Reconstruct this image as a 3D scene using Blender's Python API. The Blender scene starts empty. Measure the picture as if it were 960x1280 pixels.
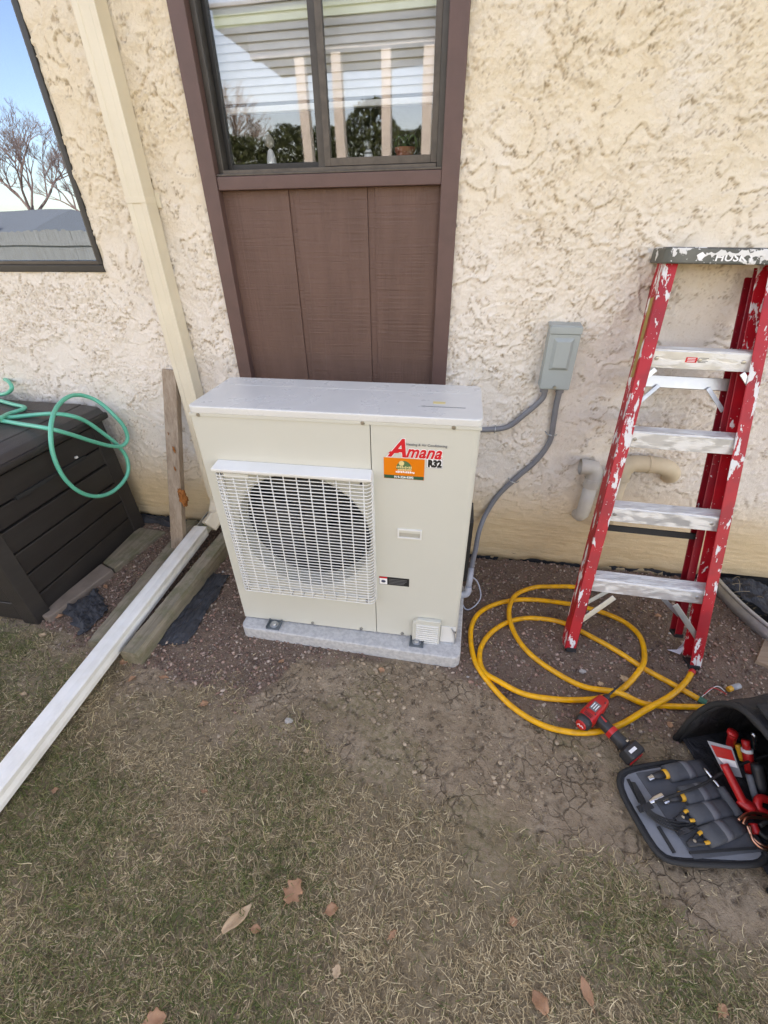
import bpy, bmesh, math, random
import numpy as np
from mathutils import Vector, Matrix, Euler
random.seed(7); rng = np.random.default_rng(11)
S = bpy.context.scene
C = S.collection
R = math.radians

# ------------------------------------------------------------------ camera
F, CAM = 545.02, np.array([0.8203, -1.9679, 1.5485])
PITCH, YAW, ROLL = 0.58799, -0.18931, -0.0153
_f = np.array([math.sin(YAW)*math.cos(PITCH), math.cos(YAW)*math.cos(PITCH), -math.sin(PITCH)])
_r0 = np.array([math.cos(YAW), -math.sin(YAW), 0.0]); _u0 = np.cross(_r0, _f)
_r = math.cos(ROLL)*_r0 + math.sin(ROLL)*_u0; _u = -math.sin(ROLL)*_r0 + math.cos(ROLL)*_u0
cd = bpy.data.cameras.new('camera'); cam = bpy.data.objects.new('camera', cd); C.objects.link(cam)
cd.sensor_fit = 'VERTICAL'; cd.sensor_height = 24; cd.lens = F/1280*24
cd.clip_start = .02; cd.clip_end = 2000
cam.matrix_world = Matrix(((_r[0], _u[0], -_f[0], CAM[0]), (_r[1], _u[1], -_f[1], CAM[1]), (_r[2], _u[2], -_f[2], CAM[2]), (0, 0, 0, 1)))
S.camera = cam

# ------------------------------------------------------------------ light
SUN_EL, SUN_AZ = R(42), R(14)         # sun stands behind the house: the wall and its foot are in open shade
w = bpy.data.worlds.new('World'); S.world = w; w.use_nodes = True
nt = w.node_tree; bg = nt.nodes['Background']; sky = nt.nodes.new('ShaderNodeTexSky')
sky.sky_type = 'NISHITA'; sky.sun_disc = False; sky.sun_elevation = SUN_EL
sky.sun_rotation = SUN_AZ; sky.air_density = 1.0; sky.dust_density = .6; sky.ozone_density = 1.5
bg.inputs[1].default_value = .15
nt.links.new(sky.outputs[0], bg.inputs[0])
sd = bpy.data.lights.new('sun', 'SUN'); so = bpy.data.objects.new('sun', sd); C.objects.link(so)
sd.energy = 2.8; sd.angle = R(.6); sd.color = (1, .95, .87)
sdir = Vector((-math.sin(SUN_AZ)*math.cos(SUN_EL), -math.cos(SUN_AZ)*math.cos(SUN_EL), -math.sin(SUN_EL)))
so.rotation_euler = sdir.to_track_quat('-Z', 'Y').to_euler()
S.view_settings.view_transform = 'Standard'; S.view_settings.look = 'None'
S.view_settings.exposure = 2.44; S.view_settings.gamma = 1
S.view_settings.use_white_balance = True; S.view_settings.white_balance_temperature = 10000; S.view_settings.white_balance_tint = 25

# ------------------------------------------------------------------ measuring helpers (photo pixel -> point in the place)
def _ray(u, v): return (u-480)/F*_r - (v-640)/F*_u + _f
def PZ(u, v, z=0.0):
    d = _ray(u, v); return Vector(CAM + d*(z-CAM[2])/d[2])
def PY(u, v, y=0.0):
    d = _ray(u, v); return Vector(CAM + d*(y-CAM[1])/d[1])
def PX(u, v, x=0.0):
    d = _ray(u, v); return Vector(CAM + d*(x-CAM[0])/d[0])

# ------------------------------------------------------------------ materials
def nodes(name):
    m = bpy.data.materials.new(name); m.use_nodes = True
    return m, m.node_tree, m.node_tree.nodes['Principled BSDF']
def N(nt, t, **k):
    n = nt.nodes.new('ShaderNode'+t)
    for a, b in k.items():
        if a in n.inputs.keys(): n.inputs[a].default_value = b
        else: setattr(n, a, b)
    return n
def mathn(nt, op, a, b=None, clamp=False):
    n = nt.nodes.new('ShaderNodeMath'); n.operation = op; n.use_clamp = clamp
    for i, x in enumerate((a, b)):
        if x is None: continue
        if isinstance(x, (int, float)): n.inputs[i].default_value = x
        else: nt.links.new(x, n.inputs[i])
    return n.outputs[0]
def ramp(nt, fac, a, b, smooth=True):
    n = nt.nodes.new('ShaderNodeMapRange'); n.interpolation_type = 'SMOOTHSTEP' if smooth else 'LINEAR'
    n.inputs['From Min'].default_value = a; n.inputs['From Max'].default_value = b
    nt.links.new(fac, n.inputs['Value']); return n.outputs['Result']
def mixc(nt, fac, a, b, mode='MIX'):
    n = nt.nodes.new('ShaderNodeMix'); n.data_type = 'RGBA'; n.blend_type = mode
    for i, x in ((0, fac), (6, a), (7, b)):
        if isinstance(x, (int, float)): n.inputs[i].default_value = x
        elif isinstance(x, tuple): n.inputs[i].default_value = (*x, 1) if len(x) == 3 else x
        else: nt.links.new(x, n.inputs[i])
    return n.outputs[2]
def coords(nt, scale=(1, 1, 1), rand=True, distort=0.0):
    tc = nt.nodes.new('ShaderNodeTexCoord'); out = tc.outputs['Object']
    mp = nt.nodes.new('ShaderNodeMapping'); mp.inputs['Scale'].default_value = scale
    nt.links.new(out, mp.inputs['Vector']); out = mp.outputs[0]
    if rand:
        oi = nt.nodes.new('ShaderNodeObjectInfo'); va = nt.nodes.new('ShaderNodeVectorMath'); va.operation = 'ADD'
        m_ = mathn(nt, 'MULTIPLY', oi.outputs['Random'], 37.0); nt.links.new(out, va.inputs[0]); nt.links.new(m_, va.inputs[1]); out = va.outputs[0]
    return out
def noise(nt, vec, scale, detail=3, rough=.5, dist=0):
    n = N(nt, 'TexNoise', Scale=scale, Detail=detail, Roughness=rough, Distortion=dist)
    if vec is not None: nt.links.new(vec, n.inputs['Vector'])
    return n.outputs['Fac']
def bump(nt, bs, h, dist, strength=1.0, prev=None):
    b = N(nt, 'Bump', Strength=strength, Distance=dist); nt.links.new(h, b.inputs['Height'])
    if prev is not None: nt.links.new(prev, b.inputs['Normal'])
    nt.links.new(b.outputs[0], bs.inputs['Normal']); return b.outputs[0]
def M(name, col, rough=.5, metal=0, col2=None, vs=8, amt=.6, bscale=0, bdist=.001, stretch=(1, 1, 1), spec=None, coat=0, rvar=.0):
    """plain surface: two tones mixed by noise, optional fine relief"""
    m, nt, bs = nodes(name)
    v = coords(nt, stretch)
    c2 = col2 or tuple(c*.8 for c in col)
    n = noise(nt, v, vs, 5, .6)
    f = mathn(nt, 'MULTIPLY', ramp(nt, n, .35, .68), amt)
    nt.links.new(mixc(nt, f, col, c2), bs.inputs['Base Color'])
    bs.inputs['Roughness'].default_value = rough; bs.inputs['Metallic'].default_value = metal
    if rvar:
        nt.links.new(mathn(nt, 'ADD', mathn(nt, 'MULTIPLY', n, rvar*2), rough-rvar), bs.inputs['Roughness'])
    if spec is not None: bs.inputs['Specular IOR Level'].default_value = spec
    bs.inputs['Coat Weight'].default_value = coat
    if bscale: bump(nt, bs, noise(nt, v, bscale, 4, .6), bdist)
    return m

def stucco_mat():
    """paint over modelled trowel relief; occlusion shade painted into the crevices is stored on the mesh where the relief has its feet"""
    m, nt, bs = nodes('stucco')
    v0 = coords(nt, rand=False)
    at = N(nt, 'Attribute', attribute_name='crevice_shade'); sp = N(nt, 'SeparateColor'); nt.links.new(at.outputs['Color'], sp.inputs[0])
    sx = N(nt, 'SeparateXYZ'); nt.links.new(v0, sx.inputs[0]); z = sx.outputs['Z']
    zz = mathn(nt, 'ADD', z, mathn(nt, 'MULTIPLY', noise(nt, v0, 3.5, 4), .10))
    isup = ramp(nt, zz, .24, .60)
    g = noise(nt, v0, 240, 4, .7); drag = noise(nt, coords(nt, (4, 1, 30), False), 2.2, 6, .62)
    h = mathn(nt, 'ADD', mathn(nt, 'MULTIPLY', g, .55), mathn(nt, 'MULTIPLY', noise(nt, v0, 110, 3, .6), .6))
    hb = mathn(nt, 'ADD', mathn(nt, 'MULTIPLY', drag, 1.5), mathn(nt, 'MULTIPLY', g, .5))
    hm = nt.nodes.new('ShaderNodeMix'); nt.links.new(isup, hm.inputs[0]); nt.links.new(hb, hm.inputs[2]); nt.links.new(h, hm.inputs[3])
    bump(nt, bs, hm.outputs[0], .0045)
    fade = ramp(nt, mathn(nt, 'ADD', z, mathn(nt, 'MULTIPLY', noise(nt, v0, 2.2, 4, .6), .7)), 1.45, 2.25)
    up = mixc(nt, fade, (.82, .74, .65), (.82, .70, .53))
    up = mixc(nt, mathn(nt, 'MULTIPLY', ramp(nt, noise(nt, v0, 3, 5), .45, .7), .5), up, (.84, .78, .70))
    col = mixc(nt, isup, (.74, .55, .335), up)
    col = mixc(nt, mathn(nt, 'MULTIPLY', mathn(nt, 'SUBTRACT', 1.0, isup), mathn(nt, 'MULTIPLY', ramp(nt, drag, .45, .65), .35)), col, (.58, .42, .25))
    rust = mathn(nt, 'MULTIPLY', ramp(nt, noise(nt, v0, 16, 5, .7), .54, .72), .15)
    col = mixc(nt, rust, col, (.66, .47, .28))
    spk = mathn(nt, 'MULTIPLY', ramp(nt, noise(nt, v0, 130, 4, .7), .55, .68), .30); col = mixc(nt, spk, col, (.50, .37, .24))
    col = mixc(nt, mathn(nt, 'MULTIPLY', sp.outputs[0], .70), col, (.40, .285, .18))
    dirt_shade = mathn(nt, 'MULTIPLY', ramp(nt, zz, .20, .03), .5)
    col = mixc(nt, dirt_shade, col, (.42, .30, .17))
    nt.links.new(col, bs.inputs['Base Color']); bs.inputs['Roughness'].default_value = .92; bs.inputs['Specular IOR Level'].default_value = .2
    return m

def wood_mat(name, a, b, moss=None, grain=(3, 3, 40), axis='Y', rough=.85, mossamt=.6):
    m, nt, bs = nodes(name)
    s = {'X': (.6, 14, 14), 'Y': (14, .6, 14), 'Z': (14, 14, .6)}[axis]
    v = coords(nt, s)
    g1 = noise(nt, v, 3.0, 7, .65, .6); g2 = noise(nt, v, 11, 5, .7)
    f = mathn(nt, 'ADD', mathn(nt, 'MULTIPLY', g1, .6), mathn(nt, 'MULTIPLY', g2, .4))
    col = mixc(nt, ramp(nt, f, .36, .62), a, b)
    if moss:
        vv = coords(nt)
        col = mixc(nt, mathn(nt, 'MULTIPLY', ramp(nt, noise(nt, vv, 9, 6, .7), .42, .62), mossamt), col, moss)
    nt.links.new(col, bs.inputs['Base Color']); bs.inputs['Roughness'].default_value = rough
    bump(nt, bs, f, .0035)
    return m

def paint_splash_mat(name, base, rough, splash, amt_scale, lo, hi, stretch=(1, 1, 1), metal=0, splash_rough=.6, base2=None, splash2=None):
    m, nt, bs = nodes(name)
    v = coords(nt, stretch)
    n = noise(nt, v, amt_scale, 6, .62, .3); n2 = noise(nt, coords(nt), 90, 2, .5)
    f = mathn(nt, 'MAXIMUM', ramp(nt, n, lo, hi), ramp(nt, n2, .70, .73))
    b = mixc(nt, ramp(nt, noise(nt, coords(nt), 12, 4), .4, .7), base, base2 or tuple(c*.75 for c in base))
    s = mixc(nt, noise(nt, coords(nt), 30, 4), splash, splash2 or tuple(c*.8 for c in splash))
    nt.links.new(mixc(nt, f, b, s), bs.inputs['Base Color'])
    r_ = nt.nodes.new('ShaderNodeMix'); nt.links.new(f, r_.inputs[0]); r_.inputs[2].default_value = rough; r_.inputs[3].default_value = splash_rough
    nt.links.new(r_.outputs[0], bs.inputs['Roughness'])
    nt.links.new(mathn(nt, 'MULTIPLY', mathn(nt, 'SUBTRACT', 1.0, f), metal), bs.inputs['Metallic'])
    bump(nt, bs, f, .0006)
    return m

def glass_mat(name, refl, tint=(.9, .94, .93), rt=(.95, .97, 1), ro=0.0):
    m, nt, bs = nodes(name); nt.nodes.remove(bs)
    out = nt.nodes['Material Output']
    t = N(nt, 'BsdfTransparent'); t.inputs[0].default_value = (*tint, 1)
    g = N(nt, 'BsdfGlossy', Roughness=ro); g.inputs[0].default_value = (*rt, 1)
    b = N(nt, 'Bump', Strength=1.0, Distance=.0006); nt.links.new(noise(nt, coords(nt), 3.0, 1), b.inputs['Height']); nt.links.new(b.outputs[0], g.inputs['Normal'])
    mx = nt.nodes.new('ShaderNodeMixShader'); mx.inputs[0].default_value = refl
    nt.links.new(t.outputs[0], mx.inputs[1]); nt.links.new(g.outputs[0], mx.inputs[2]); nt.links.new(mx.outputs[0], out.inputs['Surface'])
    return m

def attr_mat(name, rough=.9, spec=.2, sub=0):
    """surface whose own colour is stored per piece on the mesh"""
    m, nt, bs = nodes(name)
    a = N(nt, 'Attribute', attribute_name='piece_colour'); nt.links.new(a.outputs['Color'], bs.inputs['Base Color'])
    bs.inputs['Roughness'].default_value = rough; bs.inputs['Specular IOR Level'].default_value = spec
    return m

def siding_mat():
    m, nt, bs = nodes('brown_siding')
    v = coords(nt, (40, 40, 1.2), True)
    g = noise(nt, v, 2.2, 6, .65); g2 = noise(nt, coords(nt, (3, 3, 90)), 1.6, 3, .6)
    kn = noise(nt, coords(nt, (5, 5, 1)), 3, 4, .6)
    h = mathn(nt, 'ADD', mathn(nt, 'MULTIPLY', g, 1.0), mathn(nt, 'MULTIPLY', g2, .55))
    col = mixc(nt, ramp(nt, kn, .35, .7), (.150, .078, .058), (.125, .064, .047))
    col = mixc(nt, mathn(nt, 'MULTIPLY', ramp(nt, g, .6, .75), .35), col, (.20, .13, .105))
    nt.links.new(col, bs.inputs['Base Color']); bs.inputs['Roughness'].default_value = .55
    bump(nt, bs, h, .006)
    return m

mt = {}
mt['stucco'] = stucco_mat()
mt['trim'] = M('brown_trim_paint', (.130, .070, .060), .5, col2=(.10, .056, .048), vs=14, bscale=160, bdist=.0004)
mt['siding'] = siding_mat()
mt['bronze'] = M('bronze_window_frame', (.06, .052, .045), .42, .35, col2=(.10, .09, .08), vs=9, bscale=200, bdist=.0002, rvar=.1)
mt['bronze_worn'] = M('worn_bronze_sash', (.115, .095, .078), .5, .3, col2=(.06, .05, .042), vs=26, bscale=200, bdist=.0002)
mt['black_frame'] = M('black_window_frame', (.025, .025, .025), .4, .2, bscale=150, bdist=.0002)
mt['glass_mirror'] = glass_mat('reflective_glass', .27, (.35, .4, .42), (.46, .70, 1))
mt['glass'] = glass_mat('window_glass', .075, (.90, .91, .91), (.88, .94, 1), .022)
mt['cream_alu'] = M('cream_painted_aluminium', (.74, .66, .51), .45, col2=(.66, .58, .44), vs=5, bscale=60, bdist=.0004)
mt['white_alu'] = M('white_painted_aluminium', (.82, .80, .74), .4, col2=(.66, .62, .53), vs=10, amt=.5, bscale=80, bdist=.0004, rvar=.08)
mt['white_dirty'] = M('dirty_white_plastic', (.62, .6, .53), .5, col2=(.35, .33, .22), vs=14)
mt['caulk'] = M('caulk', (.7, .6, .45), .6)
mt['ac'] = M('cream_cabinet_paint', (.585, .575, .50), .38, col2=(.56, .55, .475), vs=3, amt=.5, bscale=350, bdist=.0002, spec=.5)
mt['ac_top'] = M('pale_lid_paint', (.67, .665, .63), .28, col2=(.60, .595, .56), vs=7, amt=.5, bscale=250, bdist=.0002, rvar=.04)  # paler, greyer tone than the cabinet paint
mt['ac_white'] = M('white_grille_plastic', (.74, .73, .69), .42, col2=(.66, .65, .60), vs=5)
mt['fan_dark'] = M('dark_fan_plastic', (.014, .014, .015), .5)
mt['coil'] = M('coil_fins', (.010, .010, .011), .7, .0, bscale=300)
mt['screw'] = M('zinc_screw', (.42, .40, .36), .35, .9)
mt['galv'] = M('galvanised_steel', (.50, .52, .53), .38, .75, col2=(.34, .36, .38), vs=22, bscale=60, bdist=.0004, rvar=.1)
mt['bracket'] = M('dull_zinc_bracket', (.16, .19, .21), .45, .6, vs=40)
mt['pad'] = M('grey_composite_pad', (.54, .53, .51), .85, col2=(.38, .375, .365), vs=60, amt=.8, bscale=140, bdist=.003)
mt['box_grey'] = M('grey_box_paint', (.33, .37, .36), .42, col2=(.29, .32, .31), vs=7, bscale=200, bdist=.0002)
mt['conduit'] = M('grey_conduit', (.215, .22, .235), .5, col2=(.17, .175, .185), vs=20)
mt['conduit_light'] = M('light_grey_pvc', (.40, .42, .47), .45)
mt['pvc'] = M('weathered_pvc', (.56, .53, .48), .55, col2=(.47, .43, .37), vs=10)
mt['pvc_cream'] = M('cream_painted_pvc', (.70, .57, .40), .6, col2=(.62, .49, .33), vs=12, bscale=60, bdist=.0008)
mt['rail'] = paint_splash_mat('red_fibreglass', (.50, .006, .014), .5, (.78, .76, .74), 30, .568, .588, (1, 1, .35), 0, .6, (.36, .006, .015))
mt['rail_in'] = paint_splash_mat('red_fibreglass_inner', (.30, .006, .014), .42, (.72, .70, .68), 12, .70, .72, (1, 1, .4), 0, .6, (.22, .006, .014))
mt['step'] = paint_splash_mat('painted_aluminium', (.78, .775, .76), .34, (.84, .83, .80), 38, .44, .60, (.35, 1, 1), .5, .6, (.64, .635, .62), (.74, .72, .66))
mt['alu'] = M('bare_aluminium', (.55, .54, .52), .35, .8, col2=(.62, .60, .54), vs=25, bscale=100, bdist=.0004)
mt['cap'] = paint_splash_mat('grey_plastic_cap', (.085, .09, .078), .5, (.80, .79, .76), 16, .565, .585, (1, 1, 1), 0, .6, (.14, .14, .12))
mt['cap_top'] = paint_splash_mat('grey_cap_top', (.05, .05, .05), .5, (.80, .79, .76), 14, .50, .54, (1, 1, 1), 0, .6)
mt['rubber'] = M('black_rubber', (.02, .02, .02), .75, bscale=120, bdist=.0004)
mt['hose_green'] = M('mint_hose', (.05, .50, .34), .34, col2=(.08, .56, .41), vs=6, bscale=140, bdist=.0002)
mt['hose_yellow'] = M('yellow_hose', (.92, .42, .008), .36, col2=(.62, .27, .02), vs=34, amt=.65, bscale=120, bdist=.0003, rvar=.08)
mt['resin'] = M('dark_brown_resin', (.023, .019, .017), .5, col2=(.034, .029, .026), vs=5, bscale=180, bdist=.0006, rvar=.07, stretch=(1, 1, 6))
mt['resin_lid'] = M('dusty_brown_lid', (.045, .038, .037), .5, col2=(.075, .066, .064), vs=5, bscale=180, bdist=.0008, stretch=(5, 1, 1))
mt['stake'] = wood_mat('weathered_stake', (.27, .19, .13), (.40, .31, .23), None, axis='Z')
mt['timber'] = wood_mat('mossy_timber', (.19, .155, .105), (.30, .25, .18), (.115, .12, .05), axis='Y', mossamt=.55)
mt['brick'] = M('weathered_edging', (.25, .195, .155), .9, col2=(.17, .13, .10), vs=16, bscale=90, bdist=.002)
mt['foam'] = M('orange_foam', (.42, .14, .03), .8, col2=(.26, .08, .02), vs=50, bscale=120, bdist=.004)
mt['fabric_black'] = M('black_weed_fabric', (.028, .03, .034), .7, col2=(.055, .058, .065), vs=18, bscale=90, bdist=.002)
mt['nylon'] = M('black_nylon', (.011, .011, .012), .75, col2=(.03, .03, .033), vs=12, bscale=500, bdist=.0012)
def nylon_mat(name, a, b, fine, wr):
    m, nt, bs = nodes(name); v = coords(nt); n = noise(nt, v, 12, 4, .6); nt.links.new(mixc(nt, ramp(nt, n, .4, .7), a, b), bs.inputs['Base Color']); bs.inputs['Roughness'].default_value = .72
    h = mathn(nt, 'ADD', mathn(nt, 'MULTIPLY', noise(nt, coords(nt, (1, 1, .5)), 14, 3, .55, 1.2), wr), mathn(nt, 'MULTIPLY', noise(nt, v, 420, 2, .5), fine)); bump(nt, bs, h, .012); return m
mt['nylon'] = nylon_mat('black_nylon', (.011, .011, .012), (.028, .028, .031), .10, 1.6)
mt['nylon_tex'] = M('textured_black_nylon', (.035, .035, .037), .8, col2=(.02, .02, .022), vs=200, bscale=420, bdist=.003)
mt['felt'] = M('grey_fabric', (.20, .21, .225), .85, col2=(.15, .16, .17), vs=20, bscale=400, bdist=.0008)
mt['felt_dark'] = M('dark_grey_fabric', (.085, .09, .098), .85, col2=(.06, .064, .07), vs=20, bscale=400, bdist=.0012)
mt['web'] = M('grey_webbing', (.15, .15, .16), .7, bscale=500, bdist=.001)
mt['red'] = M('red_tool_plastic', (.60, .02, .02), .35, col2=(.45, .014, .014), vs=14)
mt['black'] = M('black_tool_rubber', (.022, .022, .024), .5, col2=(.04, .04, .043), vs=20)
mt['yellow'] = M('yellow_grip', (.80, .38, .03), .45)
mt['steel'] = M('tool_steel', (.6, .6, .6), .25, 1)
mt['copper'] = M('copper_tube', (.75, .36, .24), .28, 1, col2=(.55, .24, .15))
mt['card'] = M('grey_card', (.35, .36, .38), .5)
mt['leaf'] = M('dry_leaf', (.42, .22, .12), .75, col2=(.30, .14, .075), vs=30, bscale=80, bdist=.001)
mt['leaf2'] = M('pale_dry_leaf', (.52, .36, .22), .75, col2=(.38, .23, .13), vs=30, bscale=80, bdist=.001)
mt['stone'] = M('pale_stone', (.50, .46, .41), .9, col2=(.36, .33, .30), vs=30, bscale=80, bdist=.002)
mt['paper'] = M('crumpled_paper', (.62, .62, .66), .7)
mt['chip'] = wood_mat('wood_chip', (.36, .25, .17), (.27, .18, .12), None, axis='X')
mt['white_paint'] = M('white_paint', (.80, .79, .76), .5)
mt['blind'] = M('white_blind', (.78, .78, .77), .5)
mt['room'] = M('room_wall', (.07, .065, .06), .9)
mt['terracotta'] = M('terracotta', (.42, .12, .075), .8)
mt['fence'] = wood_mat('weathered_fence', (.30, .26, .22), (.42, .38, .33), None, axis='Z')
mt['roof'] = M('grey_shingles', (.27, .26, .25), .9, col2=(.19, .185, .18), vs=30, bscale=60, bdist=.01)
mt['house2'] = M('pale_house_wall', (.5, .46, .4), .8)
mt['bark'] = M('bare_bark', (.26, .20, .17), .9, col2=(.36, .30, .26), vs=10)
mt['bark_red'] = M('reddish_twigs', (.34, .20, .16), .9, col2=(.42, .28, .22), vs=10)
mt['plant'] = M('plant_green', (.06, .12, .04), .6)
mt['green_trim'] = M('green_fascia', (.30, .42, .26), .6)
def flat(name, col, rough=.45):
    m, nt, bs = nodes(name); bs.inputs['Base Color'].default_value = (*col, 1); bs.inputs['Roughness'].default_value = rough; return m
mt['p_red'] = flat('red_print', (.72, .012, .02)); mt['p_white'] = flat('white_print', (.88, .87, .86)); mt['p_black'] = flat('black_print', (.015, .015, .015))
mt['p_orange'] = M('orange_label_print', (.84, .20, .006), .4, amt=.2); mt['p_green'] = flat('green_print', (.015, .09, .045)); mt['p_leafgreen'] = flat('leaf_green_print', (.07, .16, .06))
mt['p_cream'] = flat('cream_print', (.75, .60, .28)); mt['p_blue'] = flat('dark_blue_print', (.03, .04, .09)); mt['p_grey'] = flat('grey_print', (.16, .16, .16)); mt['p_yellow'] = M('dirty_yellow_label', (.36, .28, .06), .5, col2=(.30, .12, .06), vs=40)

# ------------------------------------------------------------------ mesh helpers
def link(name, verts, faces, m=None, parent=None, smooth=False, bev=0, seg=2, loc=None, kind=None, label=None):
    me = bpy.data.meshes.new(name); me.from_pydata([tuple(v) for v in verts], [], faces); me.update()
    if smooth: me.polygons.foreach_set('use_smooth', [True]*len(me.polygons))
    if m: me.materials.append(m)
    o = bpy.data.objects.new(name, me); C.objects.link(o)
    if parent: o.parent = parent
    if loc: o.location = loc
    if bev:
        b = o.modifiers.new('bevel', 'BEVEL'); b.width = bev; b.segments = seg; b.limit_method = 'ANGLE'; b.angle_limit = R(40)
        b.harden_normals = False
        me.polygons.foreach_set('use_smooth', [True]*len(me.polygons))
        wn = o.modifiers.new('normals', 'WEIGHTED_NORMAL'); wn.keep_sharp = False
    if kind: o['kind'] = kind
    if label: o['label'] = label
    return o
class MB:
    def __init__(s): s.v = []; s.f = []
    def add(s, v, f):
        n = len(s.v); s.v += [tuple(x) for x in v]; s.f += [tuple(i+n for i in q) for q in f]; return s
    def box(s, x0, x1, y0, y1, z0, z1):
        return s.add([(x0,y0,z0),(x1,y0,z0),(x1,y1,z0),(x0,y1,z0),(x0,y0,z1),(x1,y0,z1),(x1,y1,z1),(x0,y1,z1)],
                     [(0,3,2,1),(4,5,6,7),(0,1,5,4),(1,2,6,5),(2,3,7,6),(3,0,4,7)])
    def beam(s, p0, p1, w, d, up=(0, 0, 1), w1=None, d1=None):
        p0, p1 = Vector(p0), Vector(p1); t = (p1-p0).normalized(); a = t.cross(Vector(up)).normalized(); b = a.cross(t).normalized()
        w1 = w if w1 is None else w1; d1 = d if d1 is None else d1
        v = [p0+a*sx*w/2+b*sy*d/2 for sx, sy in ((-1,-1),(1,-1),(1,1),(-1,1))] + [p1+a*sx*w1/2+b*sy*d1/2 for sx, sy in ((-1,-1),(1,-1),(1,1),(-1,1))]
        return s.add(v, [(0,3,2,1),(4,5,6,7),(0,1,5,4),(1,2,6,5),(2,3,7,6),(3,0,4,7)])
    def prism(s, pts, h0, h1, axis=2):
        """pts: outline in the two other axes"""
        n = len(pts)
        def mk(p, h):
            q = [p[0], p[1]]; q.insert(axis, h); return tuple(q)
        v = [mk(p, h0) for p in pts]+[mk(p, h1) for p in pts]
        f = [tuple(range(n))[::-1], tuple(range(n, 2*n))]+[(i, (i+1) % n, n+(i+1) % n, n+i) for i in range(n)]
        return s.add(v, f)
    def tube(s, pts, r, seg=10, closed=False, cap=True):
        pts = [Vector(p) for p in pts]; n = len(pts); rr = r if hasattr(r, '__len__') else [r]*n
        t0 = (pts[1]-pts[0]).normalized(); a = t0.orthogonal().normalized(); vs = []
        for i, p in enumerate(pts):
            if closed: t = (pts[(i+1) % n]-pts[i-1]).normalized()
            else: t = (pts[min(i+1, n-1)]-pts[max(i-1, 0)]).normalized()
            a = (a-t*a.dot(t)).normalized(); b = t.cross(a)
            for k in range(seg):
                q = 2*math.pi*k/seg; vs.append(p+(a*math.cos(q)+b*math.sin(q))*rr[i])
        f = []
        for i in range(n if closed else n-1):
            j = (i+1) % n
            for k in range(seg): f.append((i*seg+k, i*seg+(k+1) % seg, j*seg+(k+1) % seg, j*seg+k))
        if cap and not closed: f += [tuple(range(seg))[::-1], tuple((n-1)*seg+k for k in range(seg))]
        return s.add(vs, f)
    def sweep(s, pts, sizes, seg=16, ex=2.6, up=(0, 0, 1)):
        """superellipse section along a path; sizes = (half width, half height)"""
        pts = [Vector(p) for p in pts]; n = len(pts); vs = []
        for i, p in enumerate(pts):
            t = (pts[min(i+1, n-1)]-pts[max(i-1, 0)]).normalized(); a = t.cross(Vector(up)).normalized(); b = a.cross(t).normalized()
            w_, h_ = sizes[i]
            for k in range(seg):
                q = 2*math.pi*(k+.5)/seg; c, d = math.cos(q), math.sin(q)
                vs.append(p+a*w_*math.copysign(abs(c)**(2/ex), c)+b*h_*math.copysign(abs(d)**(2/ex), d))
        f = [(i*seg+k, i*seg+(k+1) % seg, (i+1)*seg+(k+1) % seg, (i+1)*seg+k) for i in range(n-1) for k in range(seg)]
        f += [tuple(range(seg))[::-1], tuple((n-1)*seg+k for k in range(seg))]
        return s.add(vs, f)
    def lathe(s, prof, c=(0, 0, 0), seg=24, axis='Z'):
        vs = []; c = Vector(c)
        for r, h in prof:
            for k in range(seg):
                q = 2*math.pi*k/seg; a, b = r*math.cos(q), r*math.sin(q)
                vs.append(c+Vector({'Z': (a, b, h), 'Y': (a, h, b), 'X': (h, a, b)}[axis]))
        f = [(i*seg+k, i*seg+(k+1) % seg, (i+1)*seg+(k+1) % seg, (i+1)*seg+k) for i in range(len(prof)-1) for k in range(seg)]
        f += [tuple(range(seg))[::-1], tuple((len(prof)-1)*seg+k for k in range(seg))]
        return s.add(vs, f)
    def obj(s, name, m, parent=None, **k): return link(name, s.v, s.f, m, parent, **k)
def box(name, x0, x1, y0, y1, z0, z1, m, parent=None, **k): return MB().box(x0, x1, y0, y1, z0, z1).obj(name, m, parent, **k)
def spline(P, n=10, closed=False):
    P = [Vector(p) for p in P]; N_ = len(P); out = []
    for i in range(N_ if closed else N_-1):
        g = (lambda k: P[k % N_]) if closed else (lambda k: P[max(0, min(N_-1, k))])
        a, b, c, d = g(i-1), g(i), g(i+1), g(i+2)
        for j in range(n):
            t = j/n; out.append(.5*((2*b)+(c-a)*t+(2*a-5*b+4*c-d)*t*t+(3*b-a-3*c+d)*t**3))
    if not closed: out.append(P[-1])
    return out
def thing(name, label, cat, loc=(0, 0, 0), rot=(0, 0, 0), group=None):
    o = bpy.data.objects.new(name, None); C.objects.link(o); o.location = loc; o.rotation_euler = rot
    o.empty_display_size = .1; return tag(o, label, cat, group)
def tag(o, label, cat, group=None):
    o['label'] = label; o['category'] = cat
    if group: o['group'] = group
    return o
def struct(o): o['kind'] = 'structure'; return o
def copy_child(o, parent, loc=None, rot=None):
    c = o.copy(); C.objects.link(c); c.parent = parent
    if loc is not None: c.location = loc
    if rot is not None: c.rotation_euler = rot
    return c
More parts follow.
